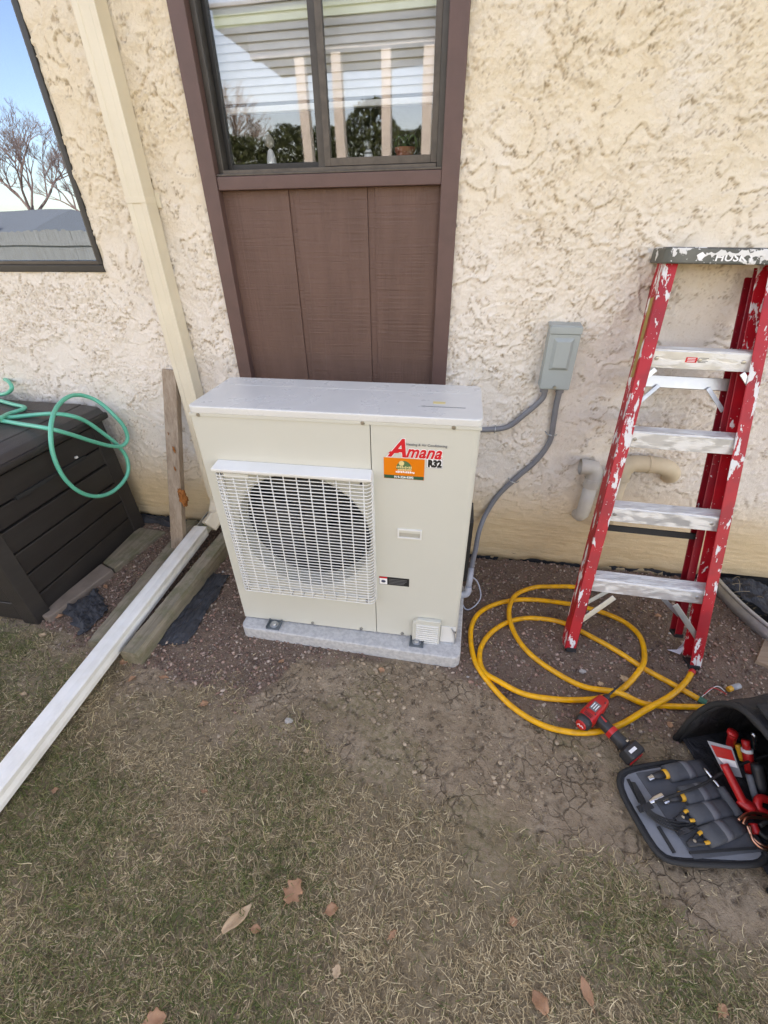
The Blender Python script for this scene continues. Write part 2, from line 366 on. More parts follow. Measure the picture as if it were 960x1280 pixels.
def text(name, s, size, m, parent, mat4, shear=0, bold=0, sx=1.0, thick=.0003, align='LEFT', space=1.0):
    cu = bpy.data.curves.new('lettering', 'FONT'); cu.body = s; cu.size = size; cu.shear = shear; cu.offset = bold; cu.extrude = thick
    cu.align_x = align; cu.space_character = space; cu.resolution_u = 3
    t = bpy.data.objects.new('lettering', cu); C.objects.link(t)
    dg = bpy.context.evaluated_depsgraph_get(); me = bpy.data.meshes.new_from_object(t.evaluated_get(dg))
    bpy.data.objects.remove(t); bpy.data.curves.remove(cu)
    me.transform(mat4 @ Matrix.Diagonal((sx, 1, 1, 1))); me.materials.clear(); me.materials.append(m)
    o = bpy.data.objects.new(name, me); C.objects.link(o); o.parent = parent; return o
def face_front(x, y, z, roll=0):      # text plane that looks towards -y
    return Matrix.Translation((x, y, z)) @ Matrix.Rotation(R(90), 4, 'X') @ Matrix.Rotation(roll, 4, 'Z')

# ------------------------------------------------------------------ numpy noise
def vnoise(x, y, seed=0):
    xi = np.floor(x).astype(np.int64); yi = np.floor(y).astype(np.int64); fx = x-xi; fy = y-yi
    def h(a, b):
        n = (a*374761393+b*668265263+seed*1442695041) & 0xffffffff
        n = ((n ^ (n >> 13))*1274126177) & 0xffffffff; n = n ^ (n >> 16); return (n & 0xffff)/65535.0
    fx = fx*fx*(3-2*fx); fy = fy*fy*(3-2*fy)
    return (h(xi, yi)*(1-fx)+h(xi+1, yi)*fx)*(1-fy)+(h(xi, yi+1)*(1-fx)+h(xi+1, yi+1)*fx)*fy
def fbm(x, y, s, oct=4, seed=0):
    o = 0; a = .5; t = 0
    for i in range(oct): o = o+a*vnoise(x*s+i*17.3, y*s-i*9.1, seed+i); t += a; a *= .5; s *= 2.03
    return o/t

# ------------------------------------------------------------------ ground
_gl = sorted([tuple(PZ(*p)[:2]) for p in [(0,790),(100,835),(210,856),(300,905),(400,930),(520,985),(600,1050),(760,1120),(850,1170),(960,1230)]])
_rl = sorted([tuple(PZ(*p)[:2]) for p in [(0,740),(110,815),(240,850),(300,876),(350,850),(365,830),(470,815),(575,850),(640,880),(720,905),(860,925),(960,960)]])
def grass_mask(x, y):     # 1 in the lawn
    b = np.interp(x, [p[0] for p in _gl], [p[1] for p in _gl]); n = (fbm(x, y, 5, 5, 3)-.5)*.60
    return np.clip((b+n-y)/.26+.5, 0, 1)
def gravel_mask(x, y):
    b = np.interp(x, [p[0] for p in _rl], [p[1] for p in _rl]); n = (fbm(x, y, 9, 4, 8)-.5)*.16
    return np.clip((y-b+n)/.05+.5, 0, 1)
WCX, WA, WB = 2.70, .58, .76                      # the window well's ellipse
def well(x, y): return ((x-WCX)/WA)**2+(y/WB)**2 < 1
def height(x, y):
    g = grass_mask(x, y); r = gravel_mask(x, y)
    h = (fbm(x, y, 2.5, 3, 1)-.5)*.03+(fbm(x, y, 14, 4, 2)-.5)*(.014+.014*g)+(fbm(x, y, 60, 2, 5)-.5)*.006*(1+r)
    # cracked clods in the bare soil
    q = np.abs(fbm(x+.04*fbm(x, y, 20, 2, 4), y, 13, 3, 9)-.5); h = h-np.clip(.022-q, 0, .022)*.55*(1-g)*(1-r)
    wallrise = np.interp(x, [-1.6, -1.0, -.3, .9, 1.5, 2.1], [.045, .04, .0, -.02, -.01, .01]); k = np.clip(1+y/.35, 0, 1)
    h = h+wallrise*k-.035*np.clip(1+y/.035, 0, 1)
    pad = np.clip(1-np.maximum(np.maximum(-.08-x, x-.91), np.maximum(-.80-y, y+.32))/.04, 0, 1); h = h*(1-pad)-.004*pad
    return h
def ground():
    xs = np.concatenate([-np.geomspace(1.75, 400, 24)[::-1][:-1], np.arange(-1.75, 2.5, .0085), np.geomspace(2.5, 400, 22)[1:]])
    ys = np.concatenate([-np.geomspace(2.40, 400, 24)[::-1][:-1], np.arange(-2.40, .031, .0085)])
    X, Y = np.meshgrid(xs, ys); far = (X < -1.8) | (X > 2.55) | (Y < -2.42)
    H = height(X, Y); H = np.where(far, 0, H); H = np.where(well(X, Y), -.42, H)
    V = np.stack([X.ravel(), Y.ravel(), H.ravel()], 1); nx, ny = len(xs), len(ys)
    i = (np.arange(ny-1)[:, None]*nx+np.arange(nx-1)[None]).ravel(); Q = np.stack([i, i+1, i+nx+1, i+nx], 1)
    me = bpy.data.meshes.new('ground'); me.vertices.add(len(V)); me.vertices.foreach_set('co', V.ravel())
    me.loops.add(Q.size); me.loops.foreach_set('vertex_index', Q.ravel()); me.polygons.add(len(Q))
    me.polygons.foreach_set('loop_start', np.arange(len(Q))*4); me.update()
    me.polygons.foreach_set('use_smooth', np.ones(len(Q), bool))
    a = me.color_attributes.new('zone', 'FLOAT_COLOR', 'POINT'); G_ = np.where(far, 1, grass_mask(X, Y)); Rr = np.where(far, 0, gravel_mask(X, Y))
    mo = np.clip((fbm(X, Y, 3.3, 4, 31)-.56)*9, 0, 1)
    a.data.foreach_set('color', np.stack([G_.ravel(), Rr.ravel(), mo.ravel(), np.where(far, 0, 1).ravel()], 1).ravel())
    m, nt, bs = nodes('soil_and_lawn'); v = coords(nt, rand=False)
    at = N(nt, 'Attribute', attribute_name='zone'); sp = N(nt, 'SeparateColor'); nt.links.new(at.outputs['Color'], sp.inputs[0])
    n1 = noise(nt, v, 7, 6, .65); n2 = noise(nt, v, 55, 5, .7); n3 = noise(nt, v, 190, 3, .7)
    dirt_shade = mixc(nt, ramp(nt, n1, .35, .65), (.32, .23, .15), (.41, .305, .21)); dirt_shade = mixc(nt, mathn(nt, 'MULTIPLY', ramp(nt, n2, .42, .72), .7), dirt_shade, (.20, .14, .09))
    dirt_shade = mixc(nt, mathn(nt, 'MULTIPLY', ramp(nt, n3, .62, .75), .6), dirt_shade, (.56, .48, .39))
    moss = mixc(nt, n2, (.12, .13, .035), (.24, .20, .10)); dirt_shade = mixc(nt, mathn(nt, 'MULTIPLY', mathn(nt, 'MULTIPLY', sp.outputs[2], ramp(nt, n2, .35, .6)), .45), dirt_shade, moss)
    grav = mixc(nt, ramp(nt, n3, .3, .7), (.17, .11, .08), (.27, .19, .14)); lawn = mixc(nt, ramp(nt, n2, .35, .65), (.19, .14, .085), (.34, .255, .16))
    c = mixc(nt, sp.outputs[1], dirt_shade, grav); c = mixc(nt, sp.outputs[0], c, lawn)
    c = mixc(nt, at.outputs['Alpha'], (.13, .125, .055), c)
    vo = N(nt, 'TexVoronoi', Scale=21, feature='DISTANCE_TO_EDGE')
    dn = N(nt, 'TexNoise', Scale=12, Detail=3); nt.links.new(v, dn.inputs['Vector'])
    sc = N(nt, 'VectorMath', operation='SCALE'); sc.inputs['Scale'].default_value = .07; nt.links.new(dn.outputs['Color'], sc.inputs[0])
    ad = N(nt, 'VectorMath', operation='ADD'); nt.links.new(v, ad.inputs[0]); nt.links.new(sc.outputs[0], ad.inputs[1]); nt.links.new(ad.outputs[0], vo.inputs['Vector'])
    bare = mathn(nt, 'SUBTRACT', 1.0, mathn(nt, 'MAXIMUM', sp.outputs[0], sp.outputs[1]), True)
    crack = mathn(nt, 'MULTIPLY', mathn(nt, 'MULTIPLY', ramp(nt, vo.outputs['Distance'], .045, .008), ramp(nt, noise(nt, v, 4.3, 4, .6), .44, .62)), bare)
    c = mixc(nt, mathn(nt, 'MULTIPLY', crack, .5), c, (.11, .075, .05))
    nt.links.new(c, bs.inputs['Base Color']); bs.inputs['Roughness'].default_value = .95; bs.inputs['Specular IOR Level'].default_value = .15
    h = mathn(nt, 'ADD', mathn(nt, 'MULTIPLY', n2, .9), mathn(nt, 'MULTIPLY', n3, .6)); h = mathn(nt, 'SUBTRACT', h, mathn(nt, 'MULTIPLY', crack, 1.0))
    bump(nt, bs, h, .011)
    me.materials.append(m); o = bpy.data.objects.new('ground', me); C.objects.link(o); return struct(o)
ground()
def hz(x, y): return float(height(np.array([x]), np.array([y]))[0])

def mesh_np(name, V, F_, colors, m, per):
    """V (n,3), F_ (k,3|4), colour per vertex"""
    me = bpy.data.meshes.new(name); me.vertices.add(len(V)); me.vertices.foreach_set('co', V.astype(np.float32).ravel())
    me.loops.add(F_.size); me.loops.foreach_set('vertex_index', F_.astype(np.int32).ravel()); me.polygons.add(len(F_))
    me.polygons.foreach_set('loop_start', np.arange(len(F_))*per); me.update()
    a = me.color_attributes.new('piece_colour', 'FLOAT_COLOR', 'POINT'); a.data.foreach_set('color', np.concatenate([colors, np.ones((len(V), 1))], 1).astype(np.float32).ravel())
    me.materials.append(m); o = bpy.data.objects.new(name, me); C.objects.link(o); o['kind'] = 'stuff'; return o
mt['blade'] = attr_mat('grass_blades', .75, .25); mt['pebble'] = attr_mat('gravel_stone', .9, .25)

def in_view(x, y, m=150):
    d = np.stack([x, y, np.zeros_like(x)], 1)-CAM; wz = d@_f; u = 480+F*(d@_r)/wz; v = 640-F*(d@_u)/wz
    return (u > -m) & (u < 960+m) & (v < 1280+m) & (wz > 0)
def grass_blades(n, green, lenr, widr, seed, name, dens, flatness, pal, curl):
    r = np.random.default_rng(seed); x = r.uniform(-1.7, 2.4, n); y = r.uniform(-2.3, -.1, n)
    k = in_view(x, y) & (r.random(n) < dens(x, y)); x, y = x[k], y[k]; n = len(x); z = height(x, y)-.002
    L = r.uniform(*lenr, n)*(.6+.8*fbm(x, y, 4, 3, 21)); W = r.uniform(*widr, n)
    az = r.uniform(0, 2*np.pi, n)+2.0*fbm(x, y, 3, 2, 50); el = r.uniform(*flatness, n); cu = r.normal(0, 1, n)*curl[0]+curl[1]; tw = r.normal(0, 1.3, n)*curl[0]
    K = 5; P = np.zeros((n, K, 3)); P[:, 0] = np.stack([x, y, z], 1); e = el.copy(); a = az.copy()
    for i in range(1, K):
        st = L/(K-1); P[:, i] = P[:, i-1]+np.stack([np.cos(a)*np.cos(e)*st, np.sin(a)*np.cos(e)*st, np.sin(e)*st], 1)
        e = e-cu; a = a+tw
    P[:, :, 2] = np.maximum(P[:, :, 2], z[:, None]+.001+r.random((n, 1))*.006)
    side = np.stack([-np.sin(az), np.cos(az), r.normal(0, .5, n)], 1)*W[:, None]/2; tap = [.9, 1, .85, .6, .1]
    V = np.zeros((n, K, 2, 3))
    for i in range(K): V[:, i, 0] = P[:, i]-side*tap[i]; V[:, i, 1] = P[:, i]+side*tap[i]
    b = (np.arange(n)*K*2)[:, None]; Q = np.concatenate([np.stack([b[:, 0]+2*i, b[:, 0]+2*i+1, b[:, 0]+2*i+3, b[:, 0]+2*i+2], 1) for i in range(K-1)])
    pal = np.array(pal); ci = r.integers(0, len(pal), n); c = pal[ci]*r.uniform(.7, 1.3, (n, 1)); c = np.repeat(c, K*2, 0)
    o = mesh_np(name, V.reshape(-1, 3), Q, c, mt['blade'], 4); return o
def greenness(x, y):
    u = .27-.26*x+(fbm(x, y, 2.6, 4, 77)-.5)*3.0+(-1.2-y)*.35; return np.clip(u, .0, 1)
dry_pal = [(.54, .41, .24), (.45, .34, .19), (.33, .24, .135), (.62, .49, .30), (.37, .27, .155), (.24, .17, .095)]
green_pal = [(.11, .14, .04), (.15, .17, .055), (.11, .13, .05), (.22, .20, .08), (.27, .235, .11), (.10, .115, .04)]
o = grass_blades(320000, False, (.012, .050), (.0009, .0022), 1, 'dry_grass', lambda x, y: grass_mask(x, y)*(.35+.65*np.clip((fbm(x, y, 7, 4, 14)-.34)*5, 0, 1)), (.0, .7), dry_pal, (.42, .25))
tag(o, 'short curled straw coloured dead grass matted over the lawn', 'dry grass')
o = grass_blades(230000, True, (.014, .055), (.0010, .0022), 2, 'green_grass', lambda x, y: grass_mask(x, y)*np.clip(greenness(x, y)*1.25, .05, 1), (.2, 1.2), green_pal, (.32, .25))
tag(o, 'short dull green grass growing in patches across the lawn', 'grass')
o = grass_blades(34000, False, (.006, .03), (.001, .002), 3, 'straw_bits', lambda x, y: (1-grass_mask(x, y))*(.15+.6*np.clip((fbm(x, y, 5, 3, 19)-.45)*5, 0, 1))*(y < -.12), (.0, .25), dry_pal, (.3, .2))
tag(o, 'stray bits of straw lying over the bare soil and gravel', 'straw')

def stones(n, name, dens, size, pal, seed, flatz=.7, sink=.15, yr=(-1.25, -.01)):
    r = np.random.default_rng(seed); x = r.uniform(-1.3, 2.45, n); y = r.uniform(*yr, n)
    k = in_view(x, y, 30) & (r.random(n) < dens(x, y)) & ~well(x, y) & ~((x > -.06) & (x < .89) & (y > -.76) & (y < -.36)); x, y = x[k], y[k]; n = len(x); z = height(x, y)
    s = size[0]*(size[1]/size[0])**(r.random(n)**2.0)
    bm = bmesh.new(); bmesh.ops.create_icosphere(bm, subdivisions=1, radius=1); B = np.array([v.co[:] for v in bm.verts]); T = np.array([[v.index for v in f.verts] for f in bm.faces]); bm.free()
    q = r.normal(0, 1, (n, 3, 3)); Q_, _ = np.linalg.qr(q); sc = np.stack([r.uniform(.7, 1.3, n), r.uniform(.6, 1.1, n), r.uniform(.45, .9, n)], 1)
    V = B[None]*(1+r.normal(0, .16, (n, 12, 1))); V = V*sc[:, None]; V = np.einsum('nij,nkj->nki', Q_, V); V[:, :, 2] *= flatz; V = V*s[:, None, None]
    V += np.stack([x, y, z+s*(1-2*sink)*.6], 1)[:, None]
    F_ = (T[None]+(np.arange(n)*12)[:, None, None]).reshape(-1, 3); pal = np.array(pal); c = pal[r.integers(0, len(pal), n)]*r.uniform(.65, 1.35, (n, 1)); c = np.repeat(c, 12, 0)
    return mesh_np(name, V.reshape(-1, 3), F_, c, mt['pebble'], 3)
red_pal = [(.27, .155, .115), (.33, .21, .16), (.21, .13, .10), (.36, .25, .20), (.25, .18, .14), (.38, .29, .23), (.18, .115, .09), (.29, .17, .13), (.33, .26, .20), (.15, .10, .08)]
o = stones(38000, 'gravel', lambda x, y: gravel_mask(x, y)*(.6+.4*(x < .5)), (.003, .0095), red_pal, 4); tag(o, 'fine reddish brown crushed lava gravel along the foot of the wall', 'gravel')
o = stones(26000, 'soil_crumbs', lambda x, y: (1-gravel_mask(x, y))*(1-grass_mask(x, y))*(.25+.75*np.clip((fbm(x, y, 6, 3, 41)-.4)*6, 0, 1)), (.0018, .012), [(.30, .22, .15), (.26, .19, .13), (.35, .265, .185), (.21, .15, .10)], 5, .6, .45)
tag(o, 'loose crumbs of dry cracked soil in front of the pad', 'soil crumbs')

# ------------------------------------------------------------------ house
house = thing('house', 'cream stucco house wall with brown trimmed window bay', 'house')
TL, TR = -.247, .735               # outer edges of the brown bay
WXR, WZB = -.808, 1.375            # right and bottom edges of the left window opening
WXL, TOP = -2.9, 3.05
mb = MB()
def wallpiece(x0, x1, z0, z1): mb.add([(x0, 0, z0), (x1, 0, z0), (x1, 0, z1), (x0, 0, z1)], [(0, 1, 2, 3)])
BZ = .30
def wz0(x): return -.25
GX0, GX1, GZ0, GZ1 = -1.80, 2.50, -.05, 2.34         # part of the wall built with modelled relief
for x0, x1, z0, z1 in [(-6, WXL, -.3, TOP), (WXL, GX0, -.3, WZB), (WXL, WXR, 2.75, TOP), (WXR, TL, GZ1, TOP), (TL, TR, 2.75, TOP), (TR, GX1, GZ1, TOP), (GX1, 3.27, .03, TOP), (3.27, 7, -.3, TOP), (GX0, 2.13, -.3, GZ0)]:
    wallpiece(x0, x1, z0, z1)
# reveals of the openings
for x0, x1, z0, z1 in [(WXL, WXR, WZB, 2.75), (TL, TR, BZ, 2.75), (2.13, 3.27, -.5, .03)]:
    mb.add([(x0, 0, z0), (x0, .15, z0), (x0, .15, z1), (x0, 0, z1)], [(0, 1, 2, 3)]); mb.add([(x1, 0, z0), (x1, .15, z0), (x1, .15, z1), (x1, 0, z1)], [(3, 2, 1, 0)])
    mb.add([(x0, 0, z1), (x0, .15, z1), (x1, .15, z1), (x1, 0, z1)], [(0, 1, 2, 3)]); mb.add([(x0, 0, z0), (x0, .15, z0), (x1, .15, z0), (x1, 0, z0)], [(3, 2, 1, 0)])
wall = mb.obj('stucco_wall', mt['stucco'], house)
def rfbm(x, y, s_, oct=4, seed=0):            # value noise with the lattice turned between octaves
    o = 0; a = .5; t = 0; c_, n_ = math.cos(.6), math.sin(.6)
    for i in range(oct):
        x, y = c_*x-n_*y, n_*x+c_*y; o = o+a*vnoise(x*s_+i*17.3, y*s_-i*9.1, seed+i); t += a; a *= .55; s_ *= 2.03
    return o/t
def relief(X, Z):
    wx = X+.045*(rfbm(X, Z, 8, 4, 101)-.5); wz = Z+.045*(rfbm(X, Z, 8, 4, 105)-.5)
    n1 = rfbm(wx, wz, 8, 6, 111)*5.2; n2 = rfbm(wx+3, wz, 23, 5, 121)*4.8; n3 = rfbm(wx+7, wz+5, 46, 4, 131)*3.6
    f1 = n1-np.floor(n1); f2 = n2-np.floor(n2); f3 = n3-np.floor(n3)
    ar = rfbm(X, Z, 4.0, 4, 151)
    g1 = np.clip((rfbm(X, Z, 7, 3, 141)-.33)*7, 0, 1); g2 = np.clip((ar-.36)*7, 0, 1)*np.clip((rfbm(X, Z, 16, 3, 143)-.36)*7, 0, 1); g3 = np.clip((ar-.36)*6, .12, 1)
    up = np.clip((Z+.06*(rfbm(X, Z, 4, 3, 161)-.5)-.24)/.26, 0, 1)
    h = .0085*g1*f1+.0060*g2*f2+.0038*g3*f3+.0030*(.3+g3)*rfbm(X, Z, 110, 2, 181)
    dirt_shade = np.maximum(np.maximum(np.clip((.075-f1)/.03, 0, 1)*g1, .8*np.clip((.095-f2)/.04, 0, 1)*g2), .22*np.clip((.22-f3)/.12, 0, 1)*g3*np.clip((rfbm(X, Z, 30, 2, 191)-.4)*6, 0, 1))*up  # brown occlusion shade painted along the low side of the relief edges
    base = .009*rfbm(X, Z*5, 4, 6, 171)+.0045*rfbm(X, Z*1.6, 22, 4, 173)
    return h*up+base*(1-up)+.0005, dirt_shade
xs = [GX0]; STEP = .0052
for q in (WXR, TL, TR, 2.13, GX1): k_ = max(1, round((q-xs[-1])/STEP)); xs += list(np.linspace(xs[-1], q, k_+1)[1:])
zs_ = [GZ0]
for q in (.03, BZ, WZB, GZ1): k_ = max(1, round((q-zs_[-1])/STEP)); zs_ += list(np.linspace(zs_[-1], q, k_+1)[1:])
xs = np.array(xs); zs_ = np.array(zs_); XX, ZZ = np.meshgrid(xs, zs_); HH, DD = relief(XX, ZZ)
cxm = (xs[1:]+xs[:-1])/2; czm = (zs_[1:]+zs_[:-1])/2; CX, CZ = np.meshgrid(cxm, czm)
keep = ~(((CX < WXR) & (CZ > WZB)) | ((CX > TL) & (CX < TR) & (CZ > BZ)) | ((CX > 2.13) & (CZ < .03)))
i0 = (np.arange(len(zs_)-1)[:, None]*len(xs)+np.arange(len(xs)-1)[None]); i0 = i0[keep]; QQ = np.stack([i0, i0+1, i0+len(xs)+1, i0+len(xs)], 1)
used = np.unique(QQ); rem = np.zeros(XX.size, int); rem[used] = np.arange(len(used)); QQ = rem[QQ]; VV = np.stack([XX.ravel(), -HH.ravel(), ZZ.ravel()], 1)[used]
me = bpy.data.meshes.new('stucco_relief'); me.vertices.add(len(VV)); me.vertices.foreach_set('co', VV.astype(np.float32).ravel()); me.loops.add(QQ.size); me.loops.foreach_set('vertex_index', QQ.astype(np.int32).ravel())
me.polygons.add(len(QQ)); me.polygons.foreach_set('loop_start', np.arange(len(QQ))*4); me.update(); me.polygons.foreach_set('use_smooth', np.ones(len(QQ), bool))
ca = me.color_attributes.new('crevice_shade', 'FLOAT_COLOR', 'POINT'); dv = DD.ravel()[used]; ca.data.foreach_set('color', np.stack([dv, dv, dv, dv*0+1], 1).astype(np.float32).ravel())
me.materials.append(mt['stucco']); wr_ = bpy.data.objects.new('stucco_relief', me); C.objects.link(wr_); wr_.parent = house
MB().box(-6, 7, .001, .25, TOP, TOP+.12).obj('top_plate', mt['stucco'], house)
box('ceiling_slab', -6, 7, .25, 7, TOP, TOP+.12, mt['room'], house)
rf_ = MB().add([(-6.4, -.45, TOP+.13), (7.4, -.45, TOP+.13), (7.4, 7.4, TOP+.13), (-6.4, 7.4, TOP+.13), (-6.4, 3.4, TOP+1.55), (7.4, 3.4, TOP+1.55)], [(0, 1, 5, 4), (2, 3, 4, 5), (0, 4, 3), (1, 2, 5), (0, 3, 2, 1)]).obj('roof', mt['roof'], house)
box('fascia', -6.4, 7.4, -.475, -.451, TOP+.02, TOP+.17, mt['white_paint'], rf_)
for x in (-6, 6.98): box('end_wall', x, x+.02, .01, 7, -.2, TOP, mt['house2'], house)
box('back_wall', -6, 7, 7.001, 7.1, -.2, TOP, mt['house2'], house)
# ragged lip where the stucco stops above the soil
mb = MB(); n = 260; vs = []
for i in range(n+1):
    x = -1.75+i*(2.12+1.75)/n; b = float(np.interp(x, [-1.6, -1.0, -.3, .9, 1.5, 2.1], [.055, .048, .02, -.008, .0, .02]))+random.uniform(-.004, .004)+.012*math.sin(x*9)*math.sin(x*23)
    vs += [(x, -.0145, b+.03), (x, -.016, b), (x, .0, b-.004), (x, -.0008, b+.075+.01*math.sin(x*31))]
for i in range(n):
    a = i*4; mb.f += [(a, a+1, a+5, a+4), (a+1, a+2, a+6, a+5), (a+3, a, a+4, a+7)]
mb.v = vs; mb.obj('foundation_lip', mt['stucco'], house, smooth=True)
# dark strip along the gap under the lip
mb = MB(); vs = []
for i in range(181):
    x = -1.7+i*3.82/180; g_ = hz(x, -.03); vs += [(x, -.006, g_-.05), (x, -.010+random.uniform(-.003, .003), g_+.028+.014*math.sin(x*7.3)*math.sin(x*2.1)+random.uniform(-.005, .005)), (x, -.0045, g_+.03)]
for i in range(180): a = i*3; mb.f += [(a, a+3, a+4, a+1), (a+1, a+4, a+5, a+2)]
mb.v = vs; mb.obj('dark_strip', mt['fabric_black'], house)
# brown bay: jambs, rail, siding
def board(name, x0, x1, z0, z1, y0, y1, m, **k):
    o = box(name, x0, x1, y0, y1, z0, z1, m, house, **k); return o
JW = .062
board('trim_board', TL, TL+JW, BZ, 2.9, -.028, .02, mt['trim'], bev=.003)
board('trim_board', TR-JW, TR, BZ, 2.9, -.028, .02, mt['trim'], bev=.003)
board('trim_board', TL+JW, TR-JW, 1.655, 1.698, -.022, .02, mt['trim'], bev=.003)
board('trim_board', TL+JW, TR-JW, 2.68, 2.75, -.022, .02, mt['trim'], bev=.003)
board('trim_board', TL+JW, TR-JW, BZ, BZ+.05, -.022, .02, mt['trim'], bev=.003)
for x0, x1, y in [(TL+JW, .086, .006), (.0868, .108, .0105), (.1088, .396, .006), (.3968, .424, .0105), (.4248, TR-JW, .006)]:
    o = board('siding_board', x0, x1, BZ+.05, 1.655, y, .03, mt['siding'], bev=.0008)
board('siding_backing', TL+JW, TR-JW, BZ+.05, 1.655, .0305, .04, mt['siding'])
# centre window (a slider): parts frame, sashes, panes
cw = box('slider_window', TL+JW, TL+JW+.022, .005, .09, 1.698, 2.68, mt['bronze'], house, bev=.002)
def fr(name, x0, x1, z0, z1, y0, y1, m, par): return box(name, x0, x1, y0, y1, z0, z1, m, par, bev=.0018)
fr('frame', TR-JW-.022, TR-JW, 1.698, 2.68, .005, .09, mt['bronze'], cw); fr('frame', TL+JW+.022, TR-JW-.022, 1.698, 1.718, -.004, .09, mt['bronze_worn'], cw); fr('frame', TL+JW+.022, TR-JW-.022, 2.66, 2.68, .005, .09, mt['bronze'], cw)
fr('sill_lip', TL+JW, TR-JW, 1.6985, 1.706, -.018, .004, mt['bronze_worn'], cw)
fr('sash_stile', TL+JW+.022, TL+JW+.04, 1.718, 2.66, .045, .07, mt['black_frame'], cw); fr('mullion', .207, .238, 1.718, 2.66, .035, .07, mt['bronze'], cw)
fr('sash_rail', TL+JW+.04, .207, 1.718, 1.738, .045, .07, mt['black_frame'], cw)
fr('sash_stile', .238, .262, 1.72, 2.66, .012, .034, mt['bronze_worn'], cw); fr('sash_stile', TR-JW-.044, TR-JW-.022, 1.72, 2.66, .012, .034, mt['bronze_worn'], cw); fr('sash_rail', .262, TR-JW-.044, 1.72, 1.744, .012, .034, mt['bronze_worn'], cw)
box('pane', TL+JW+.04, .207, .055, .058, 1.738, 2.66, mt['glass'], cw); box('pane', .262, TR-JW-.044, .022, .025, 1.744, 2.66, mt['glass'], cw)
# left picture window
lw = box('picture_window', WXR-.022, WXR, -.012, .09, WZB+.028, 2.75, mt['black_frame'], house, bev=.003)
fr('frame', WXL, WXR, WZB, WZB+.028, -.014, .09, mt['black_frame'], lw); fr('frame', WXR-.036, WXR-.022, WZB+.044, 2.75, .0, .09, mt['bronze'], lw); fr('frame', WXL, WXR-.022, WZB+.028, WZB+.044, .0, .09, mt['bronze'], lw)
fr('frame', WXL, WXR-.036, 2.72, 2.75, .0, .09, mt['bronze'], lw); fr('frame', WXL, WXL+.03, WZB+.044, 2.72, .0, .09, mt['bronze'], lw)
box('pane', WXL+.03, WXR-.036, .02, .026, WZB+.044, 2.72, mt['glass_mirror'], lw)
box('caulk_bead', WXR+.0005, WXR+.012, -.004, .002, WZB, 2.75, mt['caulk'], house, bev=.002)
# rooms behind the glass
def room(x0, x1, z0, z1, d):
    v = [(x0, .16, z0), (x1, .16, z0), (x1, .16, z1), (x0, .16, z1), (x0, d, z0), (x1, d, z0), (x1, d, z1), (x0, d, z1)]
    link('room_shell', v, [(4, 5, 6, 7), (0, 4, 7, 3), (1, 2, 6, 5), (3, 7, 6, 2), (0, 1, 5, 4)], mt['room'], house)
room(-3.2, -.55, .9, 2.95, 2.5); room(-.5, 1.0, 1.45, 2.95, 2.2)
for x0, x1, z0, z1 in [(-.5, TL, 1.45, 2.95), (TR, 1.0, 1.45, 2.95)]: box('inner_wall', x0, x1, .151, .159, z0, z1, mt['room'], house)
box('window_sill', TL+JW, TR-JW, .091, .24, 1.69, 1.715, mt['white_paint'], house)
# basement window in the well
bw = box('basement_window', 2.135, 3.265, .005, .04, -.42, .028, mt['black_frame'], house)
for z in (-.005, -.045, -.09, -.15, -.22): box('slat', 2.15, 3.25, -.012, .0045, z-.012, z+.004, mt['black_frame'], bw)

# venetian blind, figurine, pot: behind the centre window
bl = thing('window_blind', 'white horizontal slat blind drawn most of the way down the centre window', 'blind', (.24, .11, 1.905))
box('bottom_rail', -.42, .42, -.012, .012, -.012, .006, mt['blind'], bl, bev=.003)
sl = MB().add([(-.42, -.005, -.0125), (.42, -.005, -.0125), (.42, .005, .0125), (-.42, .005, .0125), (-.42, -.0035, -.0135), (.42, -.0035, -.0135), (.42, .0065, .0115), (-.42, .0065, .0115)], [(0, 1, 2, 3), (7, 6, 5, 4), (0, 4, 5, 1), (2, 6, 7, 3)]).obj('slat', mt['blind'], bl, loc=(0, 0, .03))
for i in range(1, 34): copy_child(sl, bl, (0, 0, .03+i*.0225))
def lathe_thing(name, label, cat, prof, m, loc): o = MB().lathe(prof, seg=20).obj(name, m, smooth=True); o.location = loc; return tag(o, label, cat)
fg = thing('figurine', 'small dark and white robed figurine standing on the window sill', 'figurine', (.372, .165, 1.715))
MB().lathe([(.026, 0), (.024, .012), (.018, .04), (.013, .058), (.010, .064)], seg=18).obj('robe', mt['p_white'], fg, smooth=True); MB().lathe([(.0145, .045), (.0155, .052), (.009, .066)], seg=18).obj('cape', mt['p_grey'], fg, smooth=True)
MB().lathe([(.004, .064), (.011, .070), (.012, .079), (.008, .088), (.001, .091)], seg=18).obj('head', mt['p_grey'], fg, smooth=True)
ft = thing('figurine', 'pale figurine on the sill behind the left pane of the centre window', 'figurine', (-.03, .17, 1.715))
MB().lathe([(.022, 0), (.018, .05), (.010, .075), (.004, .08)], seg=18).obj('body', mt['p_white'], ft, smooth=True); MB().lathe([(.003, .08), (.017, .09), (.019, .105), (.010, .122), (.001, .125)], seg=18).obj('head', mt['stone'], ft, smooth=True)
pt = thing('plant_pot', 'terracotta pot with wilted plant on the window sill', 'plant pot', (.515, .165, 1.715))
MB().lathe([(.026, 0), (.034, .052), (.038, .052), (.039, .066), (.033, .066), (.030, .055)], seg=22).obj('pot', mt['terracotta'], pt, smooth=False)
mb = MB()
for k in range(11):
    a = k*2.4; q = random.uniform(.03, .06); mb.tube(spline([(0, 0, .06), (math.cos(a)*q*.4, math.sin(a)*q*.3, .09), (math.cos(a)*q*.9, math.sin(a)*q*.5, .10), (math.cos(a)*q*1.2, math.sin(a)*q*.5, .07)], 5), .0016, 5)
mb.obj('stems', mt['plant'], pt)

